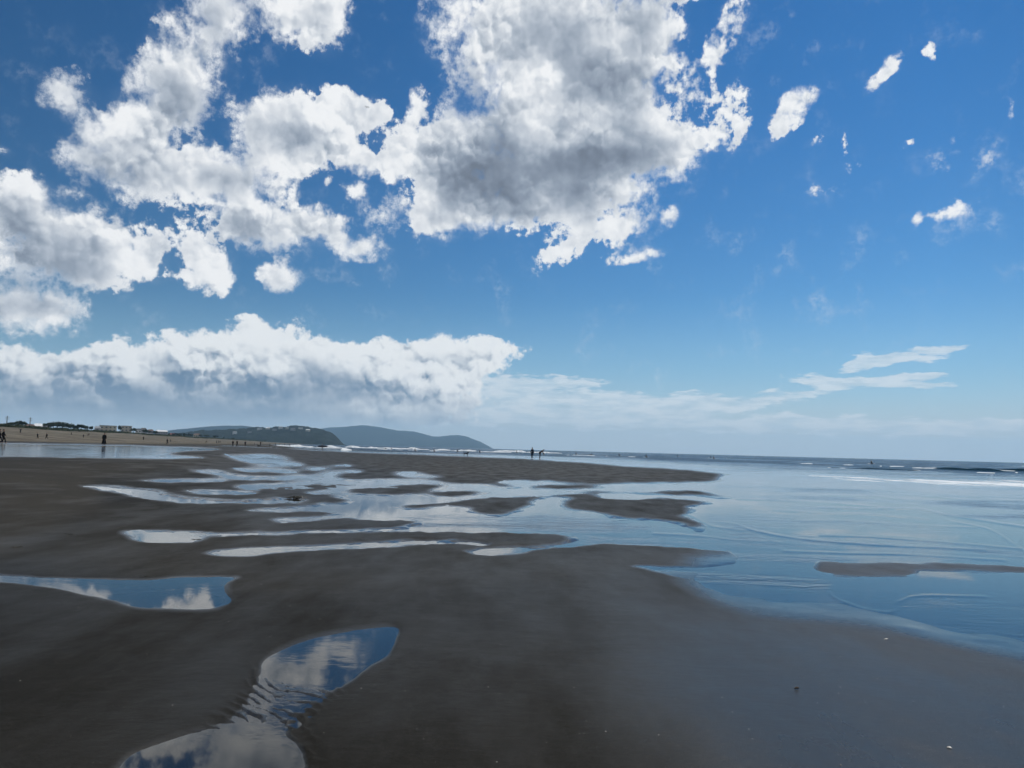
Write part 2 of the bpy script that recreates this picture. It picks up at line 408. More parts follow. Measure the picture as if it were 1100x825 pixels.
SAND = [
 [(368,527.5),(380,524),(410,523),(436,520.5),(470,520),(482,522),(465,527),(450,530),(430,532.5),(400,532),(380,531)],
 [(450,531.5),(466,528.6),(500,527.4),(528,528.6),(512,532),(492,534.4),(476,534.6)],
 [(419,545),(440,542),(472,540),(496,537),(520,534.6),(566,533.4),(592,533),(588,535.5),(574,538),(573,544),(560,548),(548,553),(536,555),(516,553),(502,550),(504,546),(488,544),(470,544),(460,547),(440,547.4)],
 [(520,521),(528,519),(548,520),(552,522.5),(566,525),(540,525)],
 [(567,523),(576,521),(600,520.5),(630,521),(648,523),(644,525),(600,526),(575,525.5)],
 [(589,532.2),(600,531),(638,531),(647,534),(620,536),(600,534.5)],
 [(618,528.6),(640,527),(666,528),(700,528),(720,527),(752,527),(772,531),(793,535.6),(776,535.6),(752,533),(720,532.5),(696,531),(670,530),(640,530.5)],
 [(602,540),(612,537),(640,535),(684,537),(704,535),(740,537),(766,540),(758,542.5),(740,545),(748,549),(736,554.5),(744,557),(760,565),(752,571),(740,568),(720,561),(696,559),(660,557),(640,551),(620,549),(604,547)],
]
SEA = [(300,476),(300,479.5),(320,482),(365,484.7),(400,486.4),(460,488.4),(500,490),(570,493),(620,496),(680,501),(720,503),(756,506),(788,509.6),(774,513),(778,516.5),(772,518.4),
       (760,540),(760,565),(790,596),(800,601),(872,606),(884,602.8),(917,604.4),(953,605),(1007,605),(1060,607),(1100,609),(1250,617),(1420,628),(1420,470),(300,470)]
FILM = [(678,608),(720,608.6),(760,609.4),(790,605),(800,599),(872,606),(882,613),(909,618),(980,618.6),(991,613.4),(1045,614.2),(1100,616),(1250,622),(1420,632),(1420,800),(1250,735),(1100,692),(1032,680),(991,668),(953,657.6),(903,650),(870,646.6),(830,644),(780,637),(742,629.5),(750,624.5),(720,617),(700,612.4)]
TIP = [(872,606),(884,602.6),(917,604.2),(953,605),(1007,605),(1060,607),(1100,608.6),(1250,616),(1420,626),(1420,632),(1250,622),(1100,615.6),(1045,613.6),(991,613),(978,618),(909,619),(884,615),(868,611)]

mw = np.zeros((CH, CW))
fill(mw, SEA, 1, False)
for p in WATER: fill(mw, p, 1)
for p in SAND: fill(mw, p, 0)
film = np.zeros((CH, CW)); fill(film, FILM, 1)
tip = np.zeros((CH, CW)); fill(tip, TIP, 1); tip = gblur(tip, 3.0, 10.0)*.66
mw = np.maximum(mw, film*.98)*(1-tip)

rip = np.zeros((CH, CW)); rip += .025
fill(rip, SEA, .16, False)
fill(rip, [(430,548),(520,556),(600,552),(660,560),(750,573),(800,567),(900,583),(1000,588),(1420,606),(1420,640),(1100,606),(900,603),(800,601),(752,590),(700,586),(640,582),(580,572),(500,571),(450,566)], .85)
fill(rip, WATER[0], .45)
fill(rip, [(840,527),(900,524),(940,532),(880,545),(820,540)], .6)
fill(rip, [(985,545),(1020,553),(1100,566),(1250,580),(1420,590),(1420,560),(1250,540),(1060,535),(1000,540)], .8)
fill(rip, [(300,470),(300,479),(365,484),(460,487.6),(570,492),(620,494.6),(700,499.5),(790,506),(900,513),(1000,519),(1100,524),(1420,540),(1420,470)], .95, False)
fill(rip, [(300,470),(365,481),(500,486),(620,490.5),(700,494),(790,499),(900,504),(1000,507),(1100,512),(1420,528),(1420,470)], 1.4, False)
neck = np.zeros((CH, CW))
fill(neck, [(274,720),(300,731),(345,738),(372,738),(345,760),(335,785),(345,830),(330,835),(326,800),(304,788),(255,780),(205,790),(235,772),(262,748)], 1.0)
fill(rip, [(281,728),(300,732),(340,742),(353,746),(322,768),(304,786),(260,776),(250,775),(266,758)], .5)
fill(rip, [(262,781),(300,784),(322,800),(328,830),(290,850),(270,820)], .35)
fill(rip, [(700,611),(770,616),(850,620),(890,625),(885,634),(840,630),(760,624)], .3)
fill(rip, [(965,650),(1020,642),(1100,645),(1420,670),(1420,800),(1250,735),(1100,692),(1032,680)], .14)
foam = np.zeros((CH, CW))
fill(foam, [(850,511),(900,510.5),(960,512.5),(1030,514.5),(1100,516),(1250,522),(1420,532),(1420,545),(1250,531),(1100,525),(1040,523.4),(960,519.4),(900,516.6)], .85)
fill(foam, [(930,506),(1000,508),(1060,508),(1100,510),(1250,517),(1420,526),(1420,530),(1250,521),(1100,514.6),(1000,512),(940,509)], .5)
fill(foam, [(560,491),(620,493.6),(700,498.6),(790,505),(860,510),(850,512),(780,508),(700,502),(620,496.4),(560,493.4)], .35)
ridge = np.zeros((CH, CW))
for pts, wd, vl in (([(800,567),(830,574.5),(880,581),(915,583.6),(960,586.4),(1010,588.5),(1060,591)], 1.6, 1),
                    ([(880,545.5),(920,546.5),(985,547),(1015,553),(1060,560),(1100,566),(1180,577)], 1.6, 1),
                    ([(1020,560),(1060,568),(1085,582),(1110,600)], 1.4, .6), ([(860,560),(900,559),(960,563),(1050,567)], 1.2, .5), ([(880,532),(940,533),(1000,540),(1060,540)], 1.2, .7),
                    ([(886,630),(893,640),(905,646),(925,653),(945,657.2),(957,657.6),(962,655),(963,648),(972,643.6),(985,640.6),(1020,640),(1060,641)], 1.4, .6),
                    ([(790,536),(840,538),(900,541),(960,546)], 1.1, .6), ([(800,522),(880,524),(960,528),(1040,534),(1100,540)], 1.0, .6), ([(830,548),(880,551),(940,553),(1000,558)], 1.2, .5), ([(840,592),(900,594),(980,596),(1080,602)], 1.3, .7), ([(880,575),(940,577),(1020,583),(1100,590)], 1.3, .7), ([(960,530),(1040,537),(1100,545),(1200,556)], 1.2, .9), ([(735,552),(748,556),(756,561),(768,566),(800,570)], 1.2, .6), ([(770,560),(790,563),(800,567)], 1.2, .6), ([(700,573),(740,575),(790,580),(840,583)], 1.2, .7)):
    line(ridge, pts, wd, vl)
wetp = np.zeros((CH, CW))
fill(wetp, [(1050,790),(1090,760),(1220,740),(1300,1000),(1080,1000),(1060,840)], 1.0)
fill(wetp, [(430,672),(500,655),(580,662),(640,690),(560,730),(450,760),(390,790),(340,810),(330,770),(400,720)], .2)
fill(wetp, [(240,790),(215,740),(240,700),(290,690),(280,720),(262,760)], .5)
fill(wetp, [(640,720),(850,660),(1000,675),(1200,720),(1300,1000),(800,1000),(760,830),(680,780)], .5)
fill(wetp, [(560,606),(680,602),(760,620),(850,646),(960,662),(900,690),(760,660),(640,640)], .4)
fill(wetp, [(-100,612),(60,616),(150,618),(100,650),(0,648),(-100,640)], .45)
fill(wetp, [(230,580),(420,572),(520,574),(620,590),(600,612),(480,600),(300,602)], .45)
fill(wetp, [(200,484),(340,488),(420,506),(600,512),(760,516),(600,524),(420,520),(250,520)], .4)
fill(wetp, [(560,493.5),(620,496.5),(700,502.5),(780,510),(770,517),(700,508),(620,501),(560,496.5)], .5)

def qblur(a, s):
    q = a[:CH//4*4, :CW//4*4].reshape(CH//4, 4, CW//4, 4).mean((1, 3))
    return np.kron(gblur(q, s/4), np.ones((4, 4))) if False else np.repeat(np.repeat(gblur(q, s/4), 4, 0), 4, 1)
bar = np.zeros((CH, CW))
fill(bar, [(-320,495),(0,494),(150,494),(240,485),(365,487),(500,492),(570,495),(680,503),(755,509),(765,515),(700,517),(600,516),(500,515),(420,505),(330,493),(250,500),(100,515),(120,560),(0,600),(-320,620)], 1, False)
fill(bar, [(100,545),(300,545),(420,575),(560,578),(620,600),(740,590),(760,600),(600,625),(300,640),(0,600)], .45, False)
Mb = [gblur(mw, s) for s in (1.0, 2.4, 5.0, 10.0)]
filmb = gblur(film, 26.0)
ripb, foamb = gblur(rip, 5.0), gblur(foam, 3.0)
ridgeb = gblur(ridge, 1.1); wetb = qblur(wetp, 92.0); barb = qblur(bar, 12.0); filmq = qblur(film, 52.0)
mhalo = gblur(mw, 3.2, 20.0)
mwide = gblur(mw, 14.0); neckb = gblur(neck, 12.0)

def samp(a, u, v):
    x = np.clip((u-CX0)*CS-.5, 0, a.shape[1]-1.001); y = np.clip((v-CY0)*CS-.5, 0, a.shape[0]-1.001)
    xi, yi = x.astype(int), y.astype(int); fx, fy = x-xi, y-yi
    return (a[yi, xi]*(1-fx)+a[yi, xi+1]*fx)*(1-fy)+(a[yi+1, xi]*(1-fx)+a[yi+1, xi+1]*fx)*fy

# ------------------------------------------------------------------ polar sheet: fine near the beach, out to the horizon
offs = np.concatenate([np.arange(470, 130, -1.1), np.arange(130, 60, -.7), np.arange(60, 4, -.34)])
rr = np.concatenate([[.02, .8, 1.5], EYE*FOC/offs, np.geomspace(295, 9500, 110)])
aa = np.concatenate([np.linspace(-180, -60, 40)[:-1], np.linspace(-60, -41, 60)[:-1], np.linspace(-41, 41, 1000), np.linspace(41, 60, 60)[1:], np.linspace(60, 180, 40)[1:-1]])
aa = np.radians(aa)
NR, NA = len(rr), len(aa)
RG, AG = np.meshgrid(rr, aa, indexing='ij')
GX, GY = RG*np.sin(AG), RG*np.cos(AG)
LF = lift(GX, GY)
U, V, Wd = project(GX, GY, LF)
ok = (Wd > .3) & (U > CX0+2) & (U < CX1-2) & (V > CY0+1) & (V < CY1-2) & (RG < 185)
off = np.clip(EYE*FOC/np.maximum(RG, .5), 0, 600)
# ragged outlines: shift the plan a little, by an amount that is a few centimetres on the ground
wamp = np.clip(off*.030, .6, 3.0)
sc = np.clip(60/np.maximum(RG, 1), .12, 2.5)
un = U+2.2*wamp*fbm(GX*sc, GY*sc*.6, 3, 4)*2
vn = V+.55*wamp*fbm(GX*sc+50, GY*sc*.6, 9, 4)*2
lev = np.interp(V, [490, 530, 575, 640, 720], [0, .35, 1.1, 2.0, 2.4])
Ms = [samp(b, un, vn) for b in Mb]
M = np.zeros_like(GX)
for k in range(4):
    M += Ms[k]*np.clip(1-np.abs(lev-k), 0, 1)
band = np.clip(4*Ms[2]*(1-Ms[2]), 0, 1)*sstep(V, 610, 565)*sstep(V, 484, 494)*ok
M = M+band*(1.5*fbm(U/18, V/2.4, 401, 4)+.6*fbm(U/6, V/1.2, 402, 3))
shoal = sstep(U, 170, 230)*sstep(U, 520, 440)*sstep(V, 484, 489)*sstep(V, 541, 528)*ok
M = M-shoal*1.5*np.clip(fbm(U/26, V/2.1, 411, 4)+.02, 0, 1)
# thin wash on the right: soft, torn outline instead of a bank
fm = samp(filmb, U+14*fbm(GX*.5, GY*1.2, 21, 5), V+9*fbm(GX*.4+9, GY*1.1, 22, 5))
inf = sstep(fm, .02, .3)*sstep(V, 606, 618)*(U > 640)
M = M-.13*sstep(V, 600, 570)*sstep(V, 478, 490)*(1-np.clip(Ms[3]*1.6-.6, 0, 1))*ok
M = np.where(inf > 0, M*(1-inf)+inf*np.clip(fm*1.0, 0, 1), M)
az_s = shore_az(RG)
far_sea = sstep((AG-az_s)*RG, -1, 5)
inside = RG < 175
M = np.where(ok, M, np.where(inside, 0, far_sea))
# outside the painted plan: sea on the right and sand on the left
out_right = (~ok) & inside & (AG > R(38)) & (AG < R(120)) & (GX > 6) & (GY > -2)
M = np.where(out_right, sstep(GX-GY*.25, 3, 8), M)
blend = sstep(RG, 160, 182)
M = np.where(ok, M*(1-blend)+far_sea*blend, M)
bz, QG = berm(GX, GY)
amp = .013+.00012*np.clip(RG, 0, 120)
hz = (.5-M)*2*amp
deep = np.clip((AG-az_s)*RG/60, 0, 1)*sstep(RG, 60, 140)
hz = np.where(M > .5, hz-deep*.9, hz)
land = 1-M
und = fbm(GX*.16, GY*.16, 31, 3)*.05+fbm(GX*.9, GY*.9, 33, 3)*.010
hz = hz+und*np.clip(land*2-1, 0, 1)*np.clip(RG/12, .25, 1)
hz = hz+fbm(GX*3, GY*3, 40, 3)*.006*sstep(M, .98, .5)*sstep(RG, 60, 25)
nk = np.where(ok & (RG < 8), samp(neckb, U, V), 0)
fl = GX*.75+GY*.66+.16*fbm(GX*2.2, GY*2.2, 501, 3)      # riffles across the outflow
rf_ = (1-np.abs(np.sin(fl*42+5*fbm(GX*3, GY*3, 503, 4)*2))**.8)*(.4+1.2*np.clip(fbm(GX*4, GY*4, 505, 3)+.5, 0, 1))
rf_ = rf_+1.6*fbm(GX*11, GY*14, 507, 4)
hz = hz*(1-.85*nk)+nk*(.013*(rf_-.22))
mb = 1-sstep(M, .1, .6)
bump_dune = fbm(GX*.03, GY*.03, 50, 4)*1.6*sstep(QG, 110, 160)+fbm(GX*.25, GY*.25, 52, 3)*.25*sstep(QG, 50, 80)
GZ = hz+(bz+bump_dune*(bz > .1))*mb
GZ = GZ+LF
GZ = np.where(RG > 5000, np.where(M > .5, GZ, np.minimum(GZ, 2)), GZ)
wet = np.maximum(sstep(samp(mhalo, un, vn), .04, .55)*sstep(V, 660, 600), .75*sstep(samp(mwide, un, vn), .12, .75)*sstep(V, 600, 660))
wet = np.where(ok, np.maximum(wet, samp(wetb, U+16*fbm(GX*.5, GY*.5, 61, 3), V+8*fbm(GX*.5, GY*.5, 62, 3))), np.clip(M, 0, 1))
filmw = np.where(ok, samp(filmq, U+26*fbm(GX*.6, GY*.8, 63, 5), V+14*fbm(GX*.7, GY*1.2, 64, 5)), 0)
wet = np.maximum(wet, .95*sstep(filmw, .03, .42)*(U > 600)*(1-1.1*samp(tip, un, vn)))
wet = np.clip(wet, 0, 1)*(1-sstep(bz, .02, .3))
barv = np.where(ok, samp(barb, U+12*fbm(GX*.15, GY*.15, 91, 4), V+3*fbm(GX*.2, GY*.2, 92, 4)), np.where(RG > 100, 1.0, 0))*(1-wet)
dry = sstep(bz+.08*fbm(GX*.1, GY*.1, 90, 3), .03, .30)

def grid_mesh(name, Z, keep, attrs):
    me = bpy.data.meshes.new(name)
    idx = np.arange(NR*NA).reshape(NR, NA)
    a = idx[:-1, :]; b = idx[1:, :]
    nxt = np.roll(np.arange(NA), -1)
    q = np.stack([a, b, b[:, nxt], a[:, nxt]], -1).reshape(-1, 4)
    k = keep.reshape(-1)
    q = q[k[q].any(1)]
    used = np.unique(q); remap = np.full(NR*NA, -1); remap[used] = np.arange(len(used))
    q = remap[q][:, ::-1]
    co_ = np.stack([GX.ravel()[used], GY.ravel()[used], Z.ravel()[used]], -1)
    me.vertices.add(len(used)); me.vertices.foreach_set('co', co_.astype(np.float32).ravel())
    me.loops.add(q.size); me.loops.foreach_set('vertex_index', q.astype(np.int32).ravel())
    me.polygons.add(len(q)); me.polygons.foreach_set('loop_start', (np.arange(len(q))*4).astype(np.int32))
    me.polygons.foreach_set('use_smooth', np.ones(len(q), bool))
    me.update(calc_edges=True)
    for n, arr in attrs.items():
        at = me.attributes.new(n, 'FLOAT', 'POINT')
        at.data.foreach_set('value', arr.ravel()[used].astype(np.float32))
    me.validate()
    ob = bpy.data.objects.new(name, me); COL.objects.link(ob)
    return ob

def tag(o, label=None, cat=None, group=None, kind=None):
    if label: o['label'] = label
    if cat: o['category'] = cat
    if group: o['group'] = group
    if kind: o['kind'] = kind
    return o

def mat(name):
    mt = bpy.data.materials.new(name); mt.use_nodes = True
    mt.node_tree.nodes.clear()
    t = NT(mt.node_tree)
    out = t.new('ShaderNodeOutputMaterial')
    return mt, t, out

def attr(t, name):
    return t.new('ShaderNodeAttribute', attribute_name=name).outputs['Fac']

def sand_material():
    mt, t, out = mat('sand')
    m = t.m
    pos = t.new('ShaderNodeNewGeometry').outputs['Position']
    wetn, dryn = attr(t, 'wet'), attr(t, 'dry')
    n1 = t.noise(pos, .35, 5, .6)
    n2 = t.noise(pos, 4.0, 5, .65)
    grain = t.noise(pos, 420, 2, .7)
    n3 = t.noise(t.vm('MULTIPLY', pos, (1, .35, 1)), 1.3, 6, .6)
    tone = m('ADD', m('ADD', m('MULTIPLY', n1, .5), m('MULTIPLY', n2, .22)), m('MULTIPLY', n3, .28))
    damp = t.mix(t.step(tone, .32, .68), SAND_A, SAND_B)
    wetc = t.mix(t.step(tone, .3, .7), tuple(c*.62 for c in SAND_A), tuple(c*.66 for c in SAND_B))
    drc = t.mix(t.step(m('MULTIPLY_ADD', t.noise(pos, .06, 4, .6), .7, m('MULTIPLY', tone, .5)), .45, .75), (.088, .078, .062), (.185, .165, .132))
    damp = t.mix(attr(t, 'bar'), damp, t.mix(t.step(tone, .32, .68), (.0265, .0228, .0168), (.044, .0378, .0278)))
    col = t.mix(wetn, damp, wetc)
    col = t.mix(dryn, col, drc)
    g2 = t.noise(pos, 110, 3, .75)
    col = t.mix(t.step(g2, .40, .62), t.mix(.30, col, (.004, .004, .0035)), col)
    spk = t.step(grain, .60, .76)
    col = t.mix(m('MULTIPLY', spk, .55), col, (.26, .24, .21))
    dk = t.step(t.noise(pos, 260, 2, .6), .70, .82)
    col = t.mix(m('MULTIPLY', dk, .5), col, (.012, .011, .011))
    w2 = m('MULTIPLY_ADD', m('SUBTRACT', n3, .5), .5, wetn, clamp=True)
    rough = t.lin(m('POWER', w2, .8), 0, 1, .60, .06)
    rough = m('MULTIPLY_ADD', dryn, .4, rough, clamp=True)
    rip_ = t.noise(t.vm('MULTIPLY', pos, (1, 2.6, 1)), 7.0, 4, .6)
    h = m('ADD', m('MULTIPLY', n2, .010), m('ADD', m('ADD', m('MULTIPLY', grain, .0005), m('MULTIPLY', g2, .0022)), m('MULTIPLY', rip_, .002)))
    b = t.new('ShaderNodeBump', {'Height': h, 'Strength': t.lin(wetn, 0, 1, .9, .12), 'Distance': 1.0}).outputs[0]
    p = t.new('ShaderNodeBsdfPrincipled', {'Base Color': col, 'Roughness': rough, 'IOR': 1.4, 'Normal': b,
              'Specular IOR Level': m('MULTIPLY', t.lin(w2, 0, 1, .03, .5), t.lin(dryn, 0, 1, 1, .3))})
    t.l.new(p.outputs[0], out.inputs[0])
    return mt

def water_material():
    mt, t, out = mat('water')
    m = t.m
    pos = t.new('ShaderNodeNewGeometry').outputs['Position']
    rp, fo, dp = attr(t, 'ripple'), attr(t, 'foam'), attr(t, 'depth')
    ps = t.vm('MULTIPLY', pos, (.45, 1.0, 1.0))
    patch = t.step(t.noise(t.vm('MULTIPLY', pos, (.07, .17, 1)), 1.0, 9, .74), .46, .60)
    patch2 = t.step(t.noise(t.vm('MULTIPLY', pos, (.030, .014, 1)), 1.0, 6, .68), .40, .60)
    rp2 = m('MULTIPLY', rp, t.lin(patch, 0, 1, .03, 2.8))
    fine = m('SUBTRACT', t.noise(ps, 9.0, 4, .6), .5)
    mid = m('SUBTRACT', t.noise(ps, 2.2, 4, .6), .5)
    big = m('SUBTRACT', t.noise(ps, .35, 4, .55), .5)
    seaw = t.step(rp, .8, 1.3)
    h = m('ADD', m('ADD', m('MULTIPLY', fine, m('MULTIPLY', rp2, .012)), m('MULTIPLY', mid, m('MULTIPLY', rp2, .034))), m('MULTIPLY', big, m('MULTIPLY', seaw, .75)))
    b = t.new('ShaderNodeBump', {'Height': h, 'Strength': 1.0, 'Distance': 1.0}).outputs[0]
    fr = t.new('ShaderNodeFresnel', {'IOR': WATER_IOR, 'Normal': b}).outputs[0]
    gl = t.new('ShaderNodeBsdfAnisotropic', {'Color': (1, 1, 1, 1), 'Roughness': t.lin(rp, 0, 1.0, .02, .10), 'Normal': b})
    tr = t.new('ShaderNodeBsdfTransparent', {0: (.86, .90, .91, 1)})
    body = t.new('ShaderNodeBsdfDiffuse', {0: (.008, .034, .068, 1)})
    und = t.shmix(t.step(dp, .03, .7), tr.outputs[0], body.outputs[0])
    fr = m('MINIMUM', fr, t.lin(m('MULTIPLY', rp, t.lin(patch2, 0, 1, .80, 1.12)), .75, 1.35, 1.0, .25))    # open water: wave faces turned to the viewer reflect less
    surf = t.shmix(fr, und, gl.outputs[0])
    fn = t.noise(t.vm('MULTIPLY', pos, (.30, .11, 1.0)), 1.0, 6, .72)
    fn2 = t.noise(t.vm('MULTIPLY', pos, (1.6, .5, 1.0)), 1.0, 4, .6)
    fx = m('ADD', m('MULTIPLY_ADD', fo, .42, m('MULTIPLY', fn, .75)), m('MULTIPLY', fn2, .25))
    fmask = m('MULTIPLY', t.step(fx, .76, .95), t.step(fo, .02, .2))
    fb = t.new('ShaderNodeBsdfDiffuse', {0: (.72, .75, .77, 1), 'Normal': t.new('ShaderNodeBump', {'Height': fn2, 'Strength': .6, 'Distance': .1}).outputs[0]})
    surf = t.shmix(fmask, surf, fb.outputs[0])
    t.l.new(surf, out.inputs[0])
    return mt

SAND_A, SAND_B = (.0118, .0108, .0086), (.0200, .0182, .0144)
WATER_IOR = 1.42
ground = grid_mesh('beach', GZ, np.ones_like(GZ, bool), {'wet': wet, 'dry': dry, 'bar': barv})
ground.data.materials.append(sand_material()); tag(ground, kind='structure')

rpn = np.where(ok, samp(ripb, un, vn), np.where(M > .5, 1.2, .1))
rpn = np.where(ok, rpn*(1-blend)+1.4*blend, np.where(RG > 185, 1.4, rpn))
fon = np.where(ok, samp(foamb, un, vn), 0)
rdg = np.where(ok, samp(ridgeb, U+wamp*1.5*fbm(GX*sc*2, GY*sc, 71, 3), V+.35*wamp*fbm(GX*sc*2, GY*sc, 72, 3)), 0)
sea = np.where(RG > 45, 1, 0)*sstep(rpn, .8, 1.3)
swell = sea*(.10*np.sin(GY*.55+GX*.06+3*fbm(GX*.02, GY*.04, 81, 3)*4)*(.6+fbm(GX*.03, GY*.03, 83, 2)))*sstep(RG, 50, 90)
WZ = LF + swell + rdg*(.35+1.3*np.clip(fbm(GX*.5, GY*.5, 77, 4)+.5, 0, 1))*0.0085*np.clip(RG/10, .3, 2.0)
dep = np.clip(WZ-GZ, 0, 2)
water = grid_mesh('water', WZ, (GZ < WZ+.02), {'ripple': rpn, 'foam': np.clip(fon+rdg*.22, 0, 1), 'depth': dep})
water.data.materials.append(water_material()); tag(water, kind='structure')

def ground_at(x, y):
    r, a = math.hypot(x, y), math.atan2(x, y)
    i = min(max(np.searchsorted(rr, r)-1, 0), NR-2); j = min(max(np.searchsorted(aa, a)-1, 0), NA-2)
    fi = min(max((r-rr[i])/(rr[i+1]-rr[i]), 0), 1); fj = min(max((a-aa[j])/(aa[j+1]-aa[j]), 0), 1)
    g = GZ
    return float((g[i, j]*(1-fj)+g[i, j+1]*fj)*(1-fi)+(g[i+1, j]*(1-fj)+g[i+1, j+1]*fj)*fi)

def hit(u, v, rmax=2500, level=None):
    """where the line of sight through a point of the photograph meets the beach (or a given level)"""
    d = ray(u, v); hd = math.hypot(d[0], d[1]); sx, sy, sz = d[0]/hd, d[1]/hd, d[2]/hd
    if level is not None:
        r = (level-EYE)/sz
        return Vector((sx*r, sy*r, level))
    r = 2.0
    while r < rmax:
        nr = r*1.004
        if EYE+sz*nr <= max(ground_at(sx*nr, sy*nr), -.02):
            break
        r = nr
    return Vector((sx*r, sy*r, ground_at(sx*r, sy*r)))
# ------------------------------------------------------------------ simple mesh helpers
def obj(name, bm_or_me, m=None, parent=None, smooth=False):
    if isinstance(bm_or_me, bmesh.types.BMesh):
        bmesh.ops.recalc_face_normals(bm_or_me, faces=bm_or_me.faces)
        me = bpy.data.meshes.new(name); bm_or_me.to_mesh(me); bm_or_me.free()
    else:
        me = bm_or_me
    if smooth:
        for p in me.polygons: p.use_smooth = True
    if m is not None and not me.materials: me.materials.append(m)
    o = bpy.data.objects.new(name, me); COL.objects.link(o)
    if parent: o.parent = parent
    return o

def empty(name, loc, rz=0.0, sc=1.0):
    o = bpy.data.objects.new(name, None); COL.objects.link(o)
    o.location = loc; o.rotation_euler = (0, 0, rz); o.scale = (sc, sc, sc)
    o.empty_display_size = .3
    return o

def copy_tree(o, parent=None):
    c = o.copy(); COL.objects.link(c); c.parent = parent
    for ch in [k for k in bpy.data.objects if k.parent == o]: copy_tree(ch, c)
    return c

def box(bm, x0, x1, y0, y1, z0, z1):
    v = [bm.verts.new(p) for p in ((x0,y0,z0),(x1,y0,z0),(x1,y1,z0),(x0,y1,z0),(x0,y0,z1),(x1,y0,z1),(x1,y1,z1),(x0,y1,z1))]
    for f in ((0,3,2,1),(4,5,6,7),(0,1,5,4),(1,2,6,5),(2,3,7,6),(3,0,4,7)): bm.faces.new([v[i] for i in f])

def tube(bm, pts, rad, seg=8):
    rings = []
    for i, p in enumerate(pts):
        p = Vector(p)
        d = (Vector(pts[min(i+1, len(pts)-1)])-Vector(pts[max(i-1, 0)])).normalized()
        a = d.orthogonal().normalized(); b = d.cross(a)
        r = rad[i] if isinstance(rad, (list, tuple)) else rad
        rings.append([bm.verts.new(p+(a*math.cos(2*math.pi*k/seg)+b*math.sin(2*math.pi*k/seg))*r) for k in range(seg)])
    for i in range(len(rings)-1):
        for k in range(seg):
            bm.faces.new((rings[i][k], rings[i][(k+1) % seg], rings[i+1][(k+1) % seg], rings[i+1][k]))
    bm.faces.new(rings[0][::-1]); bm.faces.new(rings[-1])

def flat_mat(name, c1, c2=None, rough=.7, scale=3.0, spec=.3, bump=0.0):
    mt, t, out = mat(name)
    pos = t.new('ShaderNodeTexCoord').outputs['Object']
    n = t.noise(pos, scale, 4, .6)
    c2 = c2 or tuple(c*.72 for c in c1)
    col = t.mix(t.step(n, .3, .7), c1, c2)
    p = t.new('ShaderNodeBsdfPrincipled', {'Base Color': col, 'Roughness': rough, 'Specular IOR Level': spec})
    if bump:
        t.put(p, 'Normal', t.new('ShaderNodeBump', {'Height': n, 'Strength': .6, 'Distance': bump}).outputs[0])
    t.l.new(p.outputs[0], out.inputs[0])
    return mt

def px_dir(u):
    """azimuth of the horizon point in a column of the photograph"""
    v = 483+(u-550)*.0262
    d = ray(u, v); return math.atan2(d[0], d[1])

def z_top(u, v, r):
    d = ray(u, v); return EYE+r*d[2]/math.hypot(d[0], d[1])

# ------------------------------------------------------------------ hills across the bay
def hill(name, prof, r0, depth, base, m, nz, seed, front=.55, cell=1.0):
    us = np.arange(prof[0][0], prof[-1][0]+.01, cell)
    tops = np.interp(us, [p[0] for p in prof], [p[1] for p in prof])
    ks = np.concatenate([np.linspace(0, front, 26), np.linspace(front, 1, 12)[1:]])
    bm = bmesh.new(); grid = []
    for u, vt in zip(us, tops):
        a = px_dir(u); zt = max(z_top(u, vt, r0), base+.5); row = []
        for k in ks:
            r = r0+(k-front)*depth
            s = math.sin(min(k/front, 1)*math.pi/2)**.8 if k <= front else math.cos((k-front)/(1-front)*math.pi/2)
            row.append((r*math.sin(a), r*math.cos(a), base+(zt-base)*s))
        grid.append(row)
    g = np.array(grid)
    n = fbm(g[..., 0]/nz[0], g[..., 1]/nz[0], seed, 5, .6)*nz[1]
    hgt = np.clip((g[..., 2]-base)/8, 0, 1)
    fade = np.minimum(hgt, 1)
    g[..., 2] += n*fade
    vv = [[bm.verts.new(p) for p in row] for row in g]
    for i in range(len(vv)-1):
        for j in range(len(ks)-1):
            bm.faces.new((vv[i][j], vv[i+1][j], vv[i+1][j+1], vv[i][j+1]))
    o = obj(name, bm, m, smooth=True); tag(o, kind='structure')
    return g

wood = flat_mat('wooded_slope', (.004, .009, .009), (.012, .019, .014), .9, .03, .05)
far_wood_hazed = flat_mat('far_slope_hazed', (.006, .014, .020), (.011, .020, .026), .95, .004, .05)  # forest green shifted to blue: distance haze painted in, besides the sea air volume
HEAD = [(186,466),(200,464.6),(218,463),(240,462),(262,460.6),(275,459.6),(292,459.4),(306,458.8),(316,457.8),(325,458.6),(336,460.6),(346,461.8),(353,464.2),(359,468),(364,472.6),(368,476.6),(371,478.2)]
hg = hill('headland_hill', HEAD, 2500, 700, -1, wood, (30, 16), 101, .5, .8)
MOUNT = [(318,466),(336,461.6),(350,459.6),(365,458.2),(378,457.2),(392,457),(400,458),(412,460),(430,462.6),(446,464.4),(456,466.6),(464,468.9),(472,469.2),(482,468),(492,468.2),(500,469.4),(508,472.4),(516,474.8),(523,478.6),(529,481.6),(531,482.4)]
hill('far_mountain_hill', MOUNT, 8000, 1300, -2, far_wood_hazed, (420, 44), 111, .6, 1.5)
LOW = [(150,468),(175,463),(200,460.6),(222,458),(240,456.8),(258,457),(275,459),(300,461.4),(330,464),(352,468)]
hill('inland_hill', LOW, 6000, 1000, 0, far_wood_hazed, (300, 16), 121, .6, 2)

# ------------------------------------------------------------------ trees
leaf_m = flat_mat('pine_leaf', (.014, .026, .012), (.045, .062, .028), .8, .9, .15)
leaf_m2 = flat_mat('shrub_leaf', (.030, .042, .018), (.060, .070, .034), .85, .7, .1)
bark_m = flat_mat('bark', (.055, .042, .032), (.030, .024, .020), .9, 4)

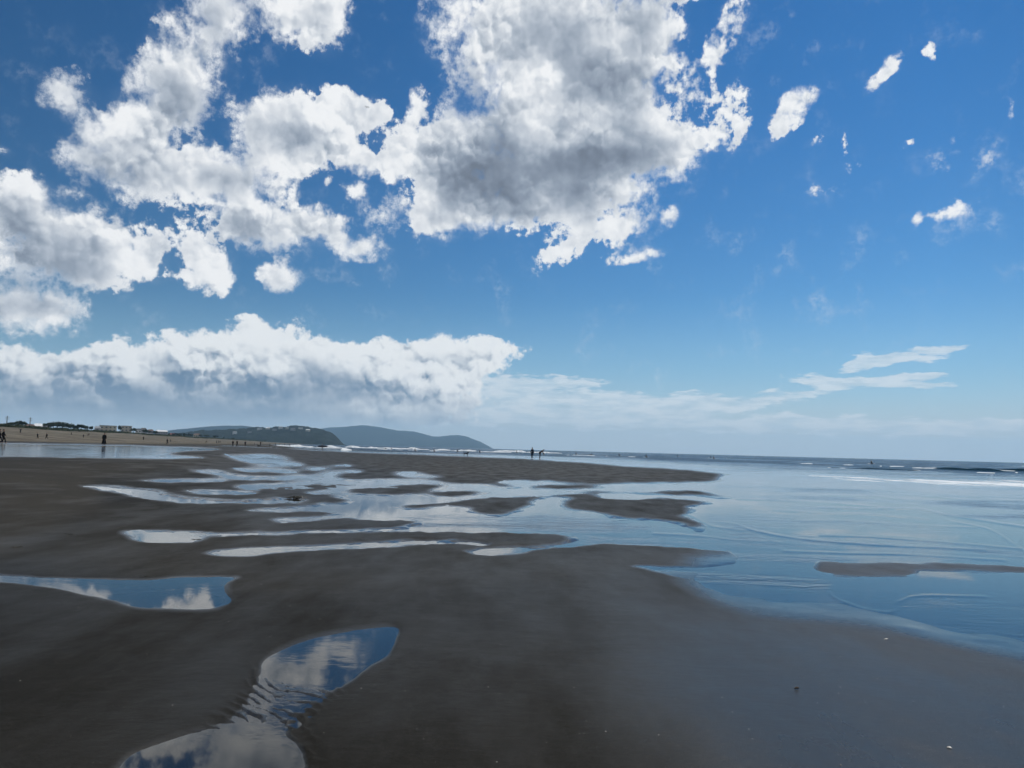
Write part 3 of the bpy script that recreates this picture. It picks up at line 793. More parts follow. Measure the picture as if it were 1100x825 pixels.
def crown_mesh(name, seed, clumps, spread, zc, zr, n=110, leaf=.42):
    rd = random.Random(seed); bm = bmesh.new()
    for c in range(clumps):
        a = rd.uniform(0, 6.283); q = spread*math.sqrt(rd.random())
        cx, cy, cz = q*math.cos(a), q*math.sin(a), zc+rd.uniform(-zr, zr)*(1-.5*q/spread)
        cr = rd.uniform(.55, 1.25)
        for _ in range(n):
            d = Vector((rd.gauss(0, 1), rd.gauss(0, 1), rd.gauss(0, .62))).normalized()*cr*rd.uniform(.35, 1.08)
            p = Vector((cx, cy, cz))+d
            ax = Vector((rd.uniform(-1, 1), rd.uniform(-1, 1), rd.uniform(-1, 1))).normalized(); bx = ax.orthogonal().normalized()
            s = leaf*rd.uniform(.6, 1.3)
            vs_ = [bm.verts.new(p+ax*s), bm.verts.new(p+bx*s*.5), bm.verts.new(p-ax*s), bm.verts.new(p-bx*s*.5)]
            bm.faces.new(vs_)
    me = bpy.data.meshes.new(name); bm.to_mesh(me); bm.free(); me.materials.append(leaf_m)
    return me

def trunk_mesh(seed, h):
    rd = random.Random(seed); bm = bmesh.new()
    lean = rd.uniform(-.5, .5)
    pts = [(0, 0, 0), (lean*.2, 0, h*.3), (lean*.6, .1, h*.6), (lean, .1, h)]
    tube(bm, pts, [.24, .19, .14, .06])
    for k in range(5):
        a = rd.uniform(0, 6.28); z0 = h*rd.uniform(.45, .9); L = rd.uniform(1.0, 2.0)
        x0 = lean*z0/h
        tube(bm, [(x0, .05, z0), (x0+L*.5*math.cos(a), L*.5*math.sin(a), z0+.5), (x0+L*math.cos(a), L*math.sin(a), z0+.8)], [.09, .06, .025], 6)
    me = bpy.data.meshes.new('trunk'); bm.to_mesh(me); bm.free(); me.materials.append(bark_m)
    return me
TREES = []
for i, (cl, sp, zc, zr, h) in enumerate(((9, 1.9, 5.2, 1.0, 5.4), (12, 2.8, 4.6, .8, 4.6), (8, 1.5, 5.6, 1.6, 6.0), (13, 3.2, 4.2, .9, 4.2))):
    TREES.append((crown_mesh('crown', 40+i, cl, sp, zc, zr), trunk_mesh(60+i, h), zc+zr+.9))

def crest_pos(u, q=196):
    a = px_dir(u); r = q/math.sin(AZC-a)
    return r*math.sin(a), r*math.cos(a), r

def tree(u, vtop, k, label, group, q=188, rz=0):
    x, y, r = crest_pos(u, q); z = ground_at(x, y)
    cm, tm, hh = TREES[k]
    sc = max((z_top(u, vtop, r)-z)/hh, .55)
    t = empty('pine_tree', (x, y, z-.1), rz, sc)
    obj('trunk', tm, None, t); obj('crown', cm, None, t)
    return tag(t, label, 'tree', group)
rd = random.Random(3)
for u, v in ((9,453.6),(14,452.2),(19,451.0),(24,452.6)):
    tree(u, v, rd.randrange(4), 'dark tree in the leftmost clump on the dune, between two utility poles', 'trees of the leftmost clump', 186, rd.uniform(0, 6))
for u, v in ((52,453.4),(56.5,452.0),(61,452.4),(66,452.6),(71,454.2)):
    tree(u, v, rd.choice((1, 3)), 'broad dark tree in the tall clump right of the white house', 'trees of the tall clump by the white house', 186, rd.uniform(0, 6))
for u, v in ((78,455.6),(82,454.8),(87,455.4),(92,456.8),(97,457.4)):
    tree(u, v, rd.randrange(4), 'dark tree in the low row left of the beige apartment blocks', 'trees left of the apartment blocks', 186, rd.uniform(0, 6))
tree(128, 455.6, 2, 'dark tree standing up between two beige apartment blocks', None, 190)
tree(143, 459.4, 0, 'small dark tree right of the last apartment block', None, 188)
tree(157, 460.6, 3, 'low dark tree between two grey houses on the dune', None, 186)
tree(166.5, 462.4, 1, 'low dark tree directly left of the wide white roof', None, 186)
for u, v in ((181,464.2),(187,464.6),(192,464.9),(198,464.8),(204,465.4),(215,466.2),(222,466.4),(231,467.2),(240,468.4),(250,469.8),(260,471.0),(268,472.0)):
    tree(u, v, rd.randrange(4), 'small dark tree in the row running towards the headland', 'trees in the row towards the headland', 184, rd.uniform(0, 6))
# ------------------------------------------------------------------ houses behind the dune
glass_m = flat_mat('window_glass', (.03, .04, .05), (.05, .06, .07), .15, 1.0, .6)
frame_m = flat_mat('window_frame', (.55, .55, .53), None, .5)
door_m = flat_mat('door_paint', (.10, .07, .05), None, .5)
WM = {k: flat_mat('wall_'+k, c, tuple(x*.86 for x in c), .85, .8) for k, c in
      dict(white=(.72, .72, .70), cream=(.52, .48, .38), beige=(.42, .37, .29), grey=(.34, .34, .35), pink=(.44, .34, .31), brown=(.22, .17, .13)).items()}
RM = {k: flat_mat('roof_'+k, c, tuple(x*.75 for x in c), .7, 2.0) for k, c in
      dict(slate=(.07, .075, .085), brown=(.12, .07, .05), white=(.75, .76, .76), grey=(.25, .26, .27), red=(.22, .08, .06)).items()}

def house(u, wpx, vtop, wall, roof, label, cat='house', flat=False, q=206, depth=8.0, pos=None, group=None, name='house', ww=None, floors=None):
    if pos is None:
        x, y, r = crest_pos(u, q); z = ground_at(x, y)-.15
        top = z_top(u, vtop, r)-z; w = wpx*r/FOC
    else:
        x, y, z = pos; top, w = vtop, ww
        r = math.hypot(x, y)
    a = math.atan2(x, y)
    t = empty(name, (x, y, z), -a)      # local +y looks away from the beach
    hw, hd = w/2, depth/2
    rh = .35 if flat else min(1.9, top*.3)
    wz = top-rh
    bm = bmesh.new(); box(bm, -hw, hw, -hd, hd, 0, wz)
    obj('wall', bm, WM[wall], t)
    bm = bmesh.new(); e = .45
    if flat:
        box(bm, -hw-.25, hw+.25, -hd-.25, hd+.25, wz, wz+rh)
    else:
        p = [(-hw-e, -hd-e, wz), (hw+e, -hd-e, wz), (hw+e, hd+e, wz), (-hw-e, hd+e, wz), (-hw*.75, 0, wz+rh), (hw*.75, 0, wz+rh)]
        v = [bm.verts.new(q_) for q_ in p]
        for f in ((0, 1, 5, 4), (1, 2, 5), (2, 3, 4, 5), (3, 0, 4), (3, 2, 1, 0)): bm.faces.new([v[i] for i in f])
    ro = obj('roof', bm, RM[roof], t)
    n = max(1, int(w/2.6)); nf = floors or max(1, int(wz/2.8))
    for f in range(nf):
        for i in range(n):
            cx = -hw+(i+.5)*w/n; cz = wz-1.5-f*2.8
            if cz < .9: continue
            bm = bmesh.new()
            fw, fh = .7, .65
            for (x0, x1, z0, z1) in ((-fw, fw, fh, fh+.1), (-fw, fw, -fh-.1, -fh), (-fw-.1, -fw, -fh-.1, fh+.1), (fw, fw+.1, -fh-.1, fh+.1), (-.04, .04, -fh, fh)):
                box(bm, cx+x0, cx+x1, -hd-.08, -hd-.003, cz+z0, cz+z1)
            wo = obj('window', bm, frame_m, t)
            bm = bmesh.new(); box(bm, cx-fw, cx+fw, -hd-.05, -hd-.004, cz-fh, cz+fh); obj('pane', bm, glass_m, wo)
    bm = bmesh.new(); box(bm, -hw*.2-.45, -hw*.2+.45, -hd-.06, -hd-.003, .02, 2.05); obj('door', bm, door_m, t)
    return tag(t, label, cat, group)

house(4, 9, 455.0, 'cream', 'slate', 'cream house with a slate roof at the left edge of the dune row')
house(30.5, 8, 455.4, 'pink', 'brown', 'dull pink house with a brown roof left of the bright white house')
house(40, 7, 454.8, 'white', 'white', 'bright white house standing right of the dull pink house')
house(47.5, 5, 456.0, 'grey', 'slate', 'small grey house between the white house and the tall tree clump')
house(104, 5, 457.8, 'grey', 'grey', 'narrow grey house at the left end of the apartment blocks', q=212)
house(111, 7.5, 456.9, 'beige', 'grey', 'flat roofed beige apartment block left of the cream block', 'apartment block', True, 216, 10)
house(120, 7, 457.3, 'cream', 'grey', 'flat roofed cream apartment block in the middle of the three', 'apartment block', True, 214, 10)
house(135, 9, 457.4, 'beige', 'grey', 'widest beige apartment block, right of the lone tree', 'apartment block', True, 216, 11)
house(148, 5, 460.2, 'white', 'slate', 'small white house with slate roof right of the widest apartment block')
house(153.5, 5, 459.6, 'grey', 'slate', 'grey house with slate roof and the taller of two grey neighbours', q=210)
house(161, 5, 461.2, 'grey', 'brown', 'grey house with brown roof left of the wide white roof')
house(173, 11, 461.9, 'grey', 'white', 'wide low building under a bright white roof', 'building', q=204)
house(184.5, 5, 465.2, 'pink', 'red', 'small pink house with a red roof among the dune trees', q=188)
house(211, 6, 465.6, 'cream', 'brown', 'small cream house among trees, nearest to the headland', q=190)
# pale houses on the headland
gi = np.array(HEAD)
hus = np.arange(HEAD[0][0], HEAD[-1][0]+.01, .8)
for k, (u, row) in enumerate(((278, 13), (287, 15), (294, 12), (301, 16), (308, 14), (314, 11), (322, 15), (330, 12), (268, 10), (252, 9))):
    p = hg[int((u-HEAD[0][0])/.8), row]
    house(0, 0, 8.0, ('white', 'cream', 'grey')[k % 3], ('grey', 'white', 'slate')[k % 3], 'tiny pale house on the wooded slope of the headland', 'house', k % 2 == 0, pos=(p[0], p[1], p[2]-2.0), group='pale houses on the headland', ww=rd.uniform(8, 14), depth=10, floors=2)

# utility poles
pole_m = flat_mat('pole_wood', (.10, .095, .09), None, .8)
def pole(u, vtop, label):
    x, y, r = crest_pos(u, 186); z = ground_at(x, y); h = z_top(u, vtop, r)-z
    t = empty('utility_pole', (x, y, z-.2), -math.atan2(x, y)+.4)
    bm = bmesh.new(); tube(bm, [(0, 0, 0), (0, 0, h+.2)], [.26, .18]); obj('pole', bm, pole_m, t)
    for zz in (h-.7, h-1.7):
        bm = bmesh.new(); box(bm, -1.1, 1.1, -.28, -.185, zz, zz+.14); c = obj('crossarm', bm, pole_m, t)
        bm = bmesh.new()
        for xx in (-.95, -.35, .35, .95): tube(bm, [(xx, -.23, zz+.142), (xx, -.23, zz+.36)], [.06, .04], 6)
        obj('insulators', bm, frame_m, c)
    tag(t, label, 'utility pole', 'utility poles behind the dune')
pole(6, 446.6, 'tall utility pole over the cream house at the left edge')
pole(31, 448.2, 'tall utility pole behind the dull pink house')

# scrub along the dune crest
bm = bmesh.new(); rs = random.Random(5)
for i in range(2600):
    u = rs.uniform(-120, 285); q = rs.uniform(160, 182)
    x, y, r = crest_pos(u, q); z = ground_at(x, y)
    s = r/FOC
    if fbm(np.array(x*.02), np.array(y*.02), 200, 3) < -.13: continue
    c = Vector((x, y, z+.2))
    hh = rs.uniform(.5, 1.5)*max(1, s*.9)
    for _ in range(11):
        p = c+Vector((rs.gauss(0, .9*max(1, s)), rs.gauss(0, .9), rs.uniform(0, hh)))
        ax = Vector((rs.uniform(-1, 1), rs.uniform(-1, 1), rs.uniform(-.4, 1))).normalized(); bx = ax.orthogonal().normalized()
        L = rs.uniform(.3, .6)*max(1, s*.8)
        bm.faces.new([bm.verts.new(p+ax*L), bm.verts.new(p+bx*L*.5), bm.verts.new(p-ax*L), bm.verts.new(p-bx*L*.5)])
o = obj('dune_scrub', bm, leaf_m2); tag(o, kind='stuff')

# ------------------------------------------------------------------ sea air
def haze_box():
    bm = bmesh.new(); box(bm, -9900, 9900, -9900, 9900, -4.5, 275)
    mt = bpy.data.materials.new('sea_air'); mt.use_nodes = True
    mt.node_tree.nodes.clear(); t = NT(mt.node_tree)
    out = t.new('ShaderNodeOutputMaterial')
    v = t.new('ShaderNodeVolumePrincipled', {'Color': (.46, .74, 1.0, 1), 'Density': HAZE, 'Anisotropy': 0.3})
    t.l.new(v.outputs[0], out.inputs['Volume'])
    o = obj('haze', bm, mt); tag(o, kind='stuff')
HAZE = 0.9e-4
haze_box()
# ------------------------------------------------------------------ people and dogs
def skin_mesh(name, verts, edges, rads, m, sub=1):
    me = bpy.data.meshes.new(name+'_cage'); me.from_pydata([tuple(v) for v in verts], edges, [])
    o = bpy.data.objects.new(name+'_cage', me); COL.objects.link(o)
    o.modifiers.new('s', 'SKIN')
    if not me.skin_vertices: me.skin_vertices.new()
    for i, r in enumerate(rads):
        sv = me.skin_vertices[0].data[i]
        sv.radius = (r, r) if not isinstance(r, tuple) else r
        sv.use_root = (i == 0)
    sb = o.modifiers.new('d', 'SUBSURF'); sb.levels = sub; sb.render_levels = sub
    dg = bpy.context.evaluated_depsgraph_get(); dg.update()
    out = bpy.data.meshes.new_from_object(o.evaluated_get(dg))
    out.name = name; out.materials.clear(); out.materials.append(m)
    for p in out.polygons: p.use_smooth = True
    bpy.data.objects.remove(o); bpy.data.meshes.remove(me)
    return out

skin_m = flat_mat('skin', (.42, .27, .19), (.38, .24, .17), .55, 8)
hair_m = flat_mat('hair', (.018, .014, .012), None, .5, 20)
CLOTH = {k: flat_mat('cloth_'+k, c, None, .85, 6, .1) for k, c in dict(
    black=(.012, .012, .014), navy=(.016, .022, .045), charcoal=(.03, .03, .032), grey=(.11, .11, .115), brown=(.06, .042, .03),
    olive=(.045, .05, .03), wine=(.07, .02, .025), white=(.6, .6, .58), blue=(.04, .08, .16)).items()}
wet_m = flat_mat('wetsuit', (.010, .010, .012), (.016, .017, .02), .35, 4, .5)

def pose(kind):
    """joints of a 1.72 m adult looking along +y"""
    J = dict(pel=(0, 0, .93), waist=(0, 0, 1.08), chest=(0, .01, 1.27), neck=(0, 0, 1.45), jaw=(0, .02, 1.53), head=(0, .025, 1.62), top=(0, .01, 1.70))
    for s, k in ((-1, 'l'), (1, 'r')):
        J.update({'hip'+k: (.09*s, 0, .90), 'knee'+k: (.10*s, .02, .49), 'ank'+k: (.10*s, -.01, .09), 'toe'+k: (.115*s, .17, .035),
                  'sho'+k: (.17*s, 0, 1.40), 'elb'+k: (.225*s, -.02, 1.13), 'wri'+k: (.235*s, .05, .89), 'pal'+k: (.235*s, .07, .82)})
    def lean(ang, names, piv):
        for n in names:
            x, y, z = J[n]; y -= piv[1]; z -= piv[2]
            J[n] = (x, piv[1]+y*math.cos(ang)+z*math.sin(ang), piv[2]-y*math.sin(ang)+z*math.cos(ang))
    up = ['waist', 'chest', 'neck', 'jaw', 'head', 'top', 'shol', 'shor', 'elbl', 'elbr', 'wril', 'wrir', 'pall', 'palr']
    if kind == 'walk':
        J.update(kneel=(-.10, .20, .52), ankl=(-.10, .27, .10), toel=(-.11, .45, .06), kneer=(.10, .02, .48), ankr=(.10, -.28, .13), toer=(.11, -.13, .035),
                 elbl=(-.22, -.16, 1.16), wril=(-.21, -.10, .92), pall=(-.21, -.07, .85), elbr=(.22, .10, 1.15), wrir=(.20, .26, .96), palr=(.19, .30, .90))
    elif kind == 'stride':
        J.update(kneer=(.10, .24, .53), ankr=(.10, .36, .12), toer=(.11, .53, .09), kneel=(-.10, -.04, .48), ankl=(-.10, -.36, .18), toel=(-.11, -.22, .04),
                 elbr=(.22, -.18, 1.17), wrir=(.21, -.16, .93), palr=(.21, -.14, .86), elbl=(-.22, .12, 1.16), wril=(-.20, .28, .98), pall=(-.19, .32, .93))
        lean(.08, up, J['pel'])
    elif kind == 'bend':
        lean(.92, up, J['pel'])
        c = J['shol']; c2 = J['shor']
        J.update(elbl=(-.22, c[1]+.10, c[2]-.24), wril=(-.18, c[1]+.22, c[2]-.42), pall=(-.17, c[1]+.25, c[2]-.48),
                 elbr=(.22, c2[1]+.02, c2[2]-.26), wrir=(.17, c2[1]+.12, c2[2]-.46), palr=(.16, c2[1]+.14, c2[2]-.53),
                 kneel=(-.10, .06, .50), kneer=(.11, .02, .50), ankr=(.11, -.08, .09), toer=(.12, .10, .035))
    elif kind == 'carry':       # right arm wrapped over a board held at the hip
        J.update(kneel=(-.10, .18, .52), ankl=(-.10, .22, .10), toel=(-.11, .40, .05), kneer=(.10, .02, .48), ankr=(.10, -.24, .12), toer=(.11, -.08, .035),
                 elbr=(.34, -.04, 1.16), wrir=(.40, .06, .93), palr=(.375, .09, .86))
    elif kind == 'throw':       # arm raised sideways
        J.update(elbr=(.42, .02, 1.44), wrir=(.66, .06, 1.46), palr=(.73, .07, 1.46), elbl=(-.40, .0, 1.36), wril=(-.60, .08, 1.40), pall=(-.67, .09, 1.41))
    elif kind == 'sit':         # astride a surfboard
        J = {k: (x, y, z-.50) for k, (x, y, z) in J.items()}
        J.update(kneel=(-.28, .34, .40), ankl=(-.34, .34, .02), toel=(-.36, .48, -.05), kneer=(.28, .34, .40), ankr=(.34, .34, .02), toer=(.36, .48, -.05),
                 hipl=(-.11, .02, .42), hipr=(.11, .02, .42), elbl=(-.24, .06, .66), wril=(-.18, .26, .55), pall=(-.17, .32, .52), elbr=(.24, .06, .66), wrir=(.18, .26, .55), palr=(.17, .32, .52))
    return J

RAD = dict(pel=.125, waist=.115, chest=.135, neck=.055, jaw=.075, head=.092, top=.055, hip=.088, knee=.058, ank=.040, toe=.034, sho=.062, elb=.042, wri=.030, pal=.034)
CACHE = {}
def person_meshes(kind, top, bottom, suit=False, coat=False):
    key = (kind, top, bottom, suit, coat)
    if key in CACHE: return CACHE[key]
    J = pose(kind)
    def build(name, names, links, m, grow=0.0, over=None, fingers=False):
        vv = [Vector(J[n]) for n in names]
        rads = [(over or {}).get(n, RAD[n[:-1] if n[:-1] in RAD else n])+grow for n in names]
        ed = [(names.index(a), names.index(b)) for a, b in links]
        if fingers:
            for k in 'lr':
                b = names.index('pal'+k); d = (Vector(J['pal'+k])-Vector(J['wri'+k])).normalized()
                sd = d.cross(Vector((1, 0, 0))).normalized()
                for i, (o_, L) in enumerate(((-.030, .085), (-.010, .098), (.011, .092), (.030, .072))):
                    v1 = Vector(J['pal'+k])+d*.035+sd*o_; v2 = v1+d*L*.55+Vector((0, 0, -.004)); v3 = v1+d*L+Vector((-.012 if k == 'r' else .012, .008, 0))
                    n0 = len(vv); vv += [v1, v2, v3]; rads += [.0095, .009, .007]; ed += [(b, n0), (n0, n0+1), (n0+1, n0+2)]
                v1 = Vector(J['wri'+k])+d*.03-sd*.045; v2 = v1+d*.04-sd*.015
                n0 = len(vv); vv += [v1, v2]; rads += [.011, .008]; ed += [(names.index('wri'+k), n0), (n0, n0+1)]
            h = names.index('head'); f = (Vector(J['head'])-Vector(J['jaw'])).normalized()
            fw = Vector((1, 0, 0)).cross(f).normalized()*-1
            if fw.y < 0: fw = -fw
            for off_, r in ((fw*.105-f*.015, .014), (Vector((.098, -.01, -.01)), .016), (Vector((-.098, -.01, -.01)), .016)):
                n0 = len(vv); vv += [Vector(J['head'])+off_]; rads += [r]; ed += [(h, n0)]
        return skin_mesh(name, vv, ed, rads, m)
    spine = ['pel', 'waist', 'chest', 'neck', 'jaw', 'head', 'top']
    legs = [n+k for k in 'lr' for n in ('hip', 'knee', 'ank', 'toe')]; arms = [n+k for k in 'lr' for n in ('sho', 'elb', 'wri', 'pal')]
    L = [(spine[i], spine[i+1]) for i in range(6)]
    for k in 'lr':
        L += [('pel', 'hip'+k), ('hip'+k, 'knee'+k), ('knee'+k, 'ank'+k), ('ank'+k, 'toe'+k), ('chest', 'sho'+k), ('sho'+k, 'elb'+k), ('elb'+k, 'wri'+k), ('wri'+k, 'pal'+k)]
    body = build('body', spine+legs+arms, L, skin_m, 0, None, True)
    parts = []
    sh = [n+k for k in 'lr' for n in ('sho', 'elb', 'wri')]
    tl = [('pel', 'waist'), ('waist', 'chest'), ('chest', 'neck')]+[(a+k, b+k) for k in 'lr' for a, b in (('sho', 'elb'), ('elb', 'wri'))]+[('chest', 'sho'+k) for k in 'lr']
    lg = [n+k for k in 'lr' for n in ('hip', 'knee', 'ank')]
    ll = [('pel', 'hip'+k) for k in 'lr']+[(a+k, b+k) for k in 'lr' for a, b in (('hip', 'knee'), ('knee', 'ank'))]
    if suit:
        parts.append(('wetsuit', build('wetsuit', ['pel', 'waist', 'chest', 'neck']+sh+lg, tl+ll, wet_m, .012)))
    else:
        parts.append(('jacket', build('jacket', ['pel', 'waist', 'chest', 'neck']+sh, tl, CLOTH[top], .026)))
        parts.append(('trousers', build('trousers', ['pel']+lg, ll, CLOTH[bottom], .020, {'pel': .118})))
        if coat:
            # flared skirt of a long coat
            bm = bmesh.new(); seg = 20; rings = []
            for z, r in ((1.10, .150), (.95, .170), (.70, .215), (.45, .262), (.22, .305)):
                rings.append([bm.verts.new((math.cos(2*math.pi*i/seg)*r*1.05*(1+.05*math.sin(5*i)), math.sin(2*math.pi*i/seg)*r*.8*(1+.05*math.cos(4*i)), z)) for i in range(seg)])
            for a, b in zip(rings, rings[1:]):
                for i in range(seg): bm.faces.new((a[i], a[(i+1) % seg], b[(i+1) % seg], b[i]))
            bm.faces.new(rings[0]); bm.faces.new(rings[-1][::-1])
            me = bpy.data.meshes.new('coat_skirt'); bm.to_mesh(me); bm.free(); me.materials.append(CLOTH[top])
            parts.append(('coat_skirt', me))
    # hair: a cap over the crown and the back of the head
    bm = bmesh.new(); bmesh.ops.create_uvsphere(bm, u_segments=14, v_segments=10, radius=1)
    bmesh.ops.delete(bm, geom=[v for v in bm.verts if v.co.z < -.25 or (v.co.y > .35 and v.co.z < .42)], context='VERTS')
    hd, ax = Vector(J['head']), (Vector(J['top'])-Vector(J['jaw'])).normalized()
    rot = Vector((0, 0, 1)).rotation_difference(ax).to_matrix()
    for v in bm.verts: v.co = rot @ Vector((v.co.x*.108, v.co.y*.116-.012, v.co.z*.118+.012))+hd
    bmesh.ops.solidify(bm, geom=bm.faces[:], thickness=.012)
    me = bpy.data.meshes.new('hair'); bm.to_mesh(me); bm.free(); me.materials.append(hair_m)
    parts.append(('hair', me))
    CACHE[key] = (body, parts)
    return CACHE[key]

def person(u, v, kind, hpx, face, top, bottom, label, group=None, suit=False, coat=False, level=None, kmin=.84, kmax=1.12, r=None):
    """u, v: where the feet stand; hpx: height seen; face: heading in degrees, 0 looks away from the camera"""
    if r is None:
        p = hit(u, v, level=level)
    else:
        a = px_dir(u); p = Vector((r*math.sin(a), r*math.cos(a), level if level is not None else ground_at(r*math.sin(a), r*math.cos(a))))
    d = math.hypot(p.x, p.y)
    sc = min(max(hpx*d/FOC/1.70, kmin), kmax)
    body, parts = person_meshes(kind, top, bottom, suit, coat)
    t = empty('person', p, -math.atan2(p.x, p.y)-R(face), sc)
    b = obj('body', body, None, t)
    for n, me in parts: obj(n, me, None, b if False else t)
    return tag(t, label, 'person', group)

board_m = flat_mat('board_foam', (.62, .60, .52), (.55, .53, .46), .3, 1.5, .5)
fin_m = flat_mat('fin', (.02, .02, .022), None, .3)
dkboard_m = flat_mat('dark_board', (.03, .035, .05), (.02, .022, .03), .35, 1.5, .5)
def board_mesh(L, w, m):
    bm = bmesh.new(); n, sgm = 18, 10; rings = []
    for i in range(n+1):
        s = -1+2*i/n
        hw = max(w*.5*(1-abs(s)**2.6)**.75, .006); th = .035*(1-abs(s)**4)+.008; rk = .10*max(s-.2, 0)**2*L/2
        rings.append([bm.verts.new((math.cos(2*math.pi*k/sgm)*hw, s*L/2, math.sin(2*math.pi*k/sgm)*th+rk)) for k in range(sgm)])
    for a, b in zip(rings, rings[1:]):
        for k in range(sgm): bm.faces.new((a[k], a[(k+1) % sgm], b[(k+1) % sgm], b[k]))
    bm.faces.new(rings[0][::-1]); bm.faces.new(rings[-1])
    me = bpy.data.meshes.new('deck'); bm.to_mesh(me); bm.free(); me.materials.append(m)
    for p in me.polygons: p.use_smooth = True
    return me
def surfboard(loc, rot, label, m, L=2.3, w=.55, group=None):
    t = empty('surfboard', loc); t.rotation_euler = rot
    obj('deck', board_mesh(L, w, m), None, t)
    for x in (-.12, 0, .12):
        bm = bmesh.new(); y = -L/2+.28-(.1 if x == 0 else 0)
        box(bm, x-.006, x+.006, y-.05, y+.06, -.15, -.03)
        for v in bm.verts:
            if v.co.z < -.1: v.co.y -= .05
        obj('fin', bm, fin_m, t)
    return tag(t, label, 'surfboard', group)

# --- on the left, by the pool
person(3.6, 474.7, 'walk', 12.4, 90, 'black', 'black', 'person in black walking beside the wide pool, second from the left edge', r=105)
person(-.6, 474.9, 'stride', 12.0, 80, 'charcoal', 'navy', 'dark clad person cut by the left edge of the view', r=106)
person(112, 477, 'stand', 11.6, 200, 'black', 'charcoal', 'lone person in a long dark coat standing at the far rim of the wide pool', coat=True, r=112)
person(21.8, 465.6, 'throw', 4.6, 180, 'charcoal', 'black', 'small figure with both arms held out high up the dry beach')
person(40, 471.3, 'walk', 5.5, 90, 'navy', 'black', 'left of two walkers in dark clothes on the tan sand, the shorter')
person(50, 472, 'stride', 7.0, 270, 'charcoal', 'black', 'right of two walkers on the tan sand, the taller, in mid stride', kmax=1.2)
person(76.5, 467.4, 'walk', 3.0, 90, 'olive', 'brown', 'tiny walker high on the sand in front of the tall tree clump')
person(89.5, 470.2, 'stand', 3.0, 180, 'navy', 'navy', 'tiny person standing on the sand left of the leaning one')
person(94.4, 468.6, 'bend', 3.4, 90, 'black', 'charcoal', 'tiny person leaning forward high on the sand')
person(154, 473, 'stand', 4.0, 180, 'charcoal', 'black', 'small lone person on the tan sand under the small white house')
person(179.4, 477.4, 'walk', 6.0, 90, 'black', 'black', 'person in black above the right end of the wide pool')
person(183, 474.8, 'stand', 2.6, 180, 'grey', 'grey', 'tiny grey person just right of the person in black')
person(221, 476.2, 'bend', 3.2, 90, 'olive', 'black', 'tiny stooping person between the small cream house and the water')
for u, v, k in ((232.6, 476.2, 'walk'), (234.6, 476.2, 'stand'), (236.4, 476.0, 'stride')):
    person(u, v, k, 2.9, 90, 'charcoal', 'charcoal', 'one of three tiny figures close together on the sand left of the dark trio', 'three tiny figures close together')
person(250, 479.6, 'stand', 6.0, 180, 'black', 'black', 'leftmost of three dark figures standing in front of the headland')
person(254.4, 479.9, 'walk', 6.3, 170, 'charcoal', 'black', 'middle and tallest of three dark figures in front of the headland')
person(263.3, 479.6, 'stand', 5.4, 190, 'navy', 'black', 'right of three dark figures in front of the headland, standing apart')
person(279.8, 478.8, 'walk', 4.4, 180, 'brown', 'black', 'small figure with a dog beside its feet')
person(289.6, 479.0, 'stand', 3.2, 90, 'navy', 'charcoal', 'tiny figure on the sand right of the dog walker')
for u, v, k in ((273.6, 478.2, 'stand'), (296, 479.0, 'walk'), (300.5, 479.0, 'stand'), (305.4, 479.2, 'stride'), (311, 479.5, 'walk')):
    person(u, v, k, 2.6, 90, 'charcoal', 'navy', 'tiny figure near the waterline below the headland', 'tiny figures below the headland')

# --- at the waterline
p_c = person(345.8, 483.4, 'carry', 6.4, 80, 'black', 'black', 'surfer in a black wetsuit walking out with a board under the arm', suit=True, kmax=1.15)
d = p_c.rotation_euler.z
fwd = Vector((-math.sin(d), math.cos(d), 0)); rgt = Vector((math.cos(d), math.sin(d), 0))
sc_ = p_c.scale[0]
surfboard(p_c.location+rgt*.29*sc_+fwd*.05+Vector((0, 0, 1.0*sc_)), (0, R(90), d), 'dark surfboard carried flat at the hip by the walking surfer', dkboard_m, 2.5, .52)
person(420.5, 483.0, 'stand', 3.4, 180, 'black', 'black', 'tiny surfer standing in the shallows beside a paddling one', suit=True)
person(571.6, 492.7, 'stand', 11.6, 185, 'navy', 'black', 'taller of the pair by the sea, standing upright in dark clothes', kmax=1.12)
person(579.8, 493.0, 'bend', 9.0, 80, 'black', 'charcoal', 'person in the pair by the sea bending far forward', kmin=1.1)

def surfer(u, v, r, label, group=None, prone=False, face=60, bm_=board_m):
    a = px_dir(u); x, y = r*math.sin(a), r*math.cos(a); z = -.02
    if prone:
        body, parts = person_meshes('walk', 'black', 'black', True, False)
        t = empty('person', (x, y, z), -a-R(face))
        hold = []
        for n, me in [('body', body)]+parts:
            o = obj(n, me, None, t); o.rotation_euler = (R(-72), 0, 0); o.location = (0, -.95, .02)
        tag(t, label, 'person', group)
    else:
        t = person(u, v, 'sit', 99, face, 'black', 'black', label, group, suit=True, level=z-.28, r=r, kmax=1.0)
    surfboard((x, y, z+.02), (0, 0, -a-R(face)), 'surfboard under the surfer at this spot: '+label if False else 'board floating under '+label, bm_, 2.3, .54, None)
surfer(414, 481.8, 330, 'the paddling surfer left of the standing one', prone=True, face=70)
surfer(445.8, 486.4, 240, 'the leftmost sitting surfer beyond the long sand bar')
surfer(466.2, 486.8, 240, 'the sitting surfer left of the black dog')
surfer(491.4, 485.4, 250, 'the sitting surfer just behind the black dog')
surfer(515.2, 485.8, 250, 'the sitting surfer between the black dog and the pair')
surfer(555, 485.2, 300, 'the sitting surfer directly left of the pair by the sea')
surfer(618.7, 487, 300, 'the first sitting surfer right of the pair by the sea')
surfer(635, 487.6, 260, 'the paddling surfer right of the pair by the sea', prone=True, face=95)
surfer(665, 488.4, 280, 'the sitting surfer third in the line right of the pair')
surfer(694, 488.6, 240, 'the sitting surfer fourth in the line right of the pair')
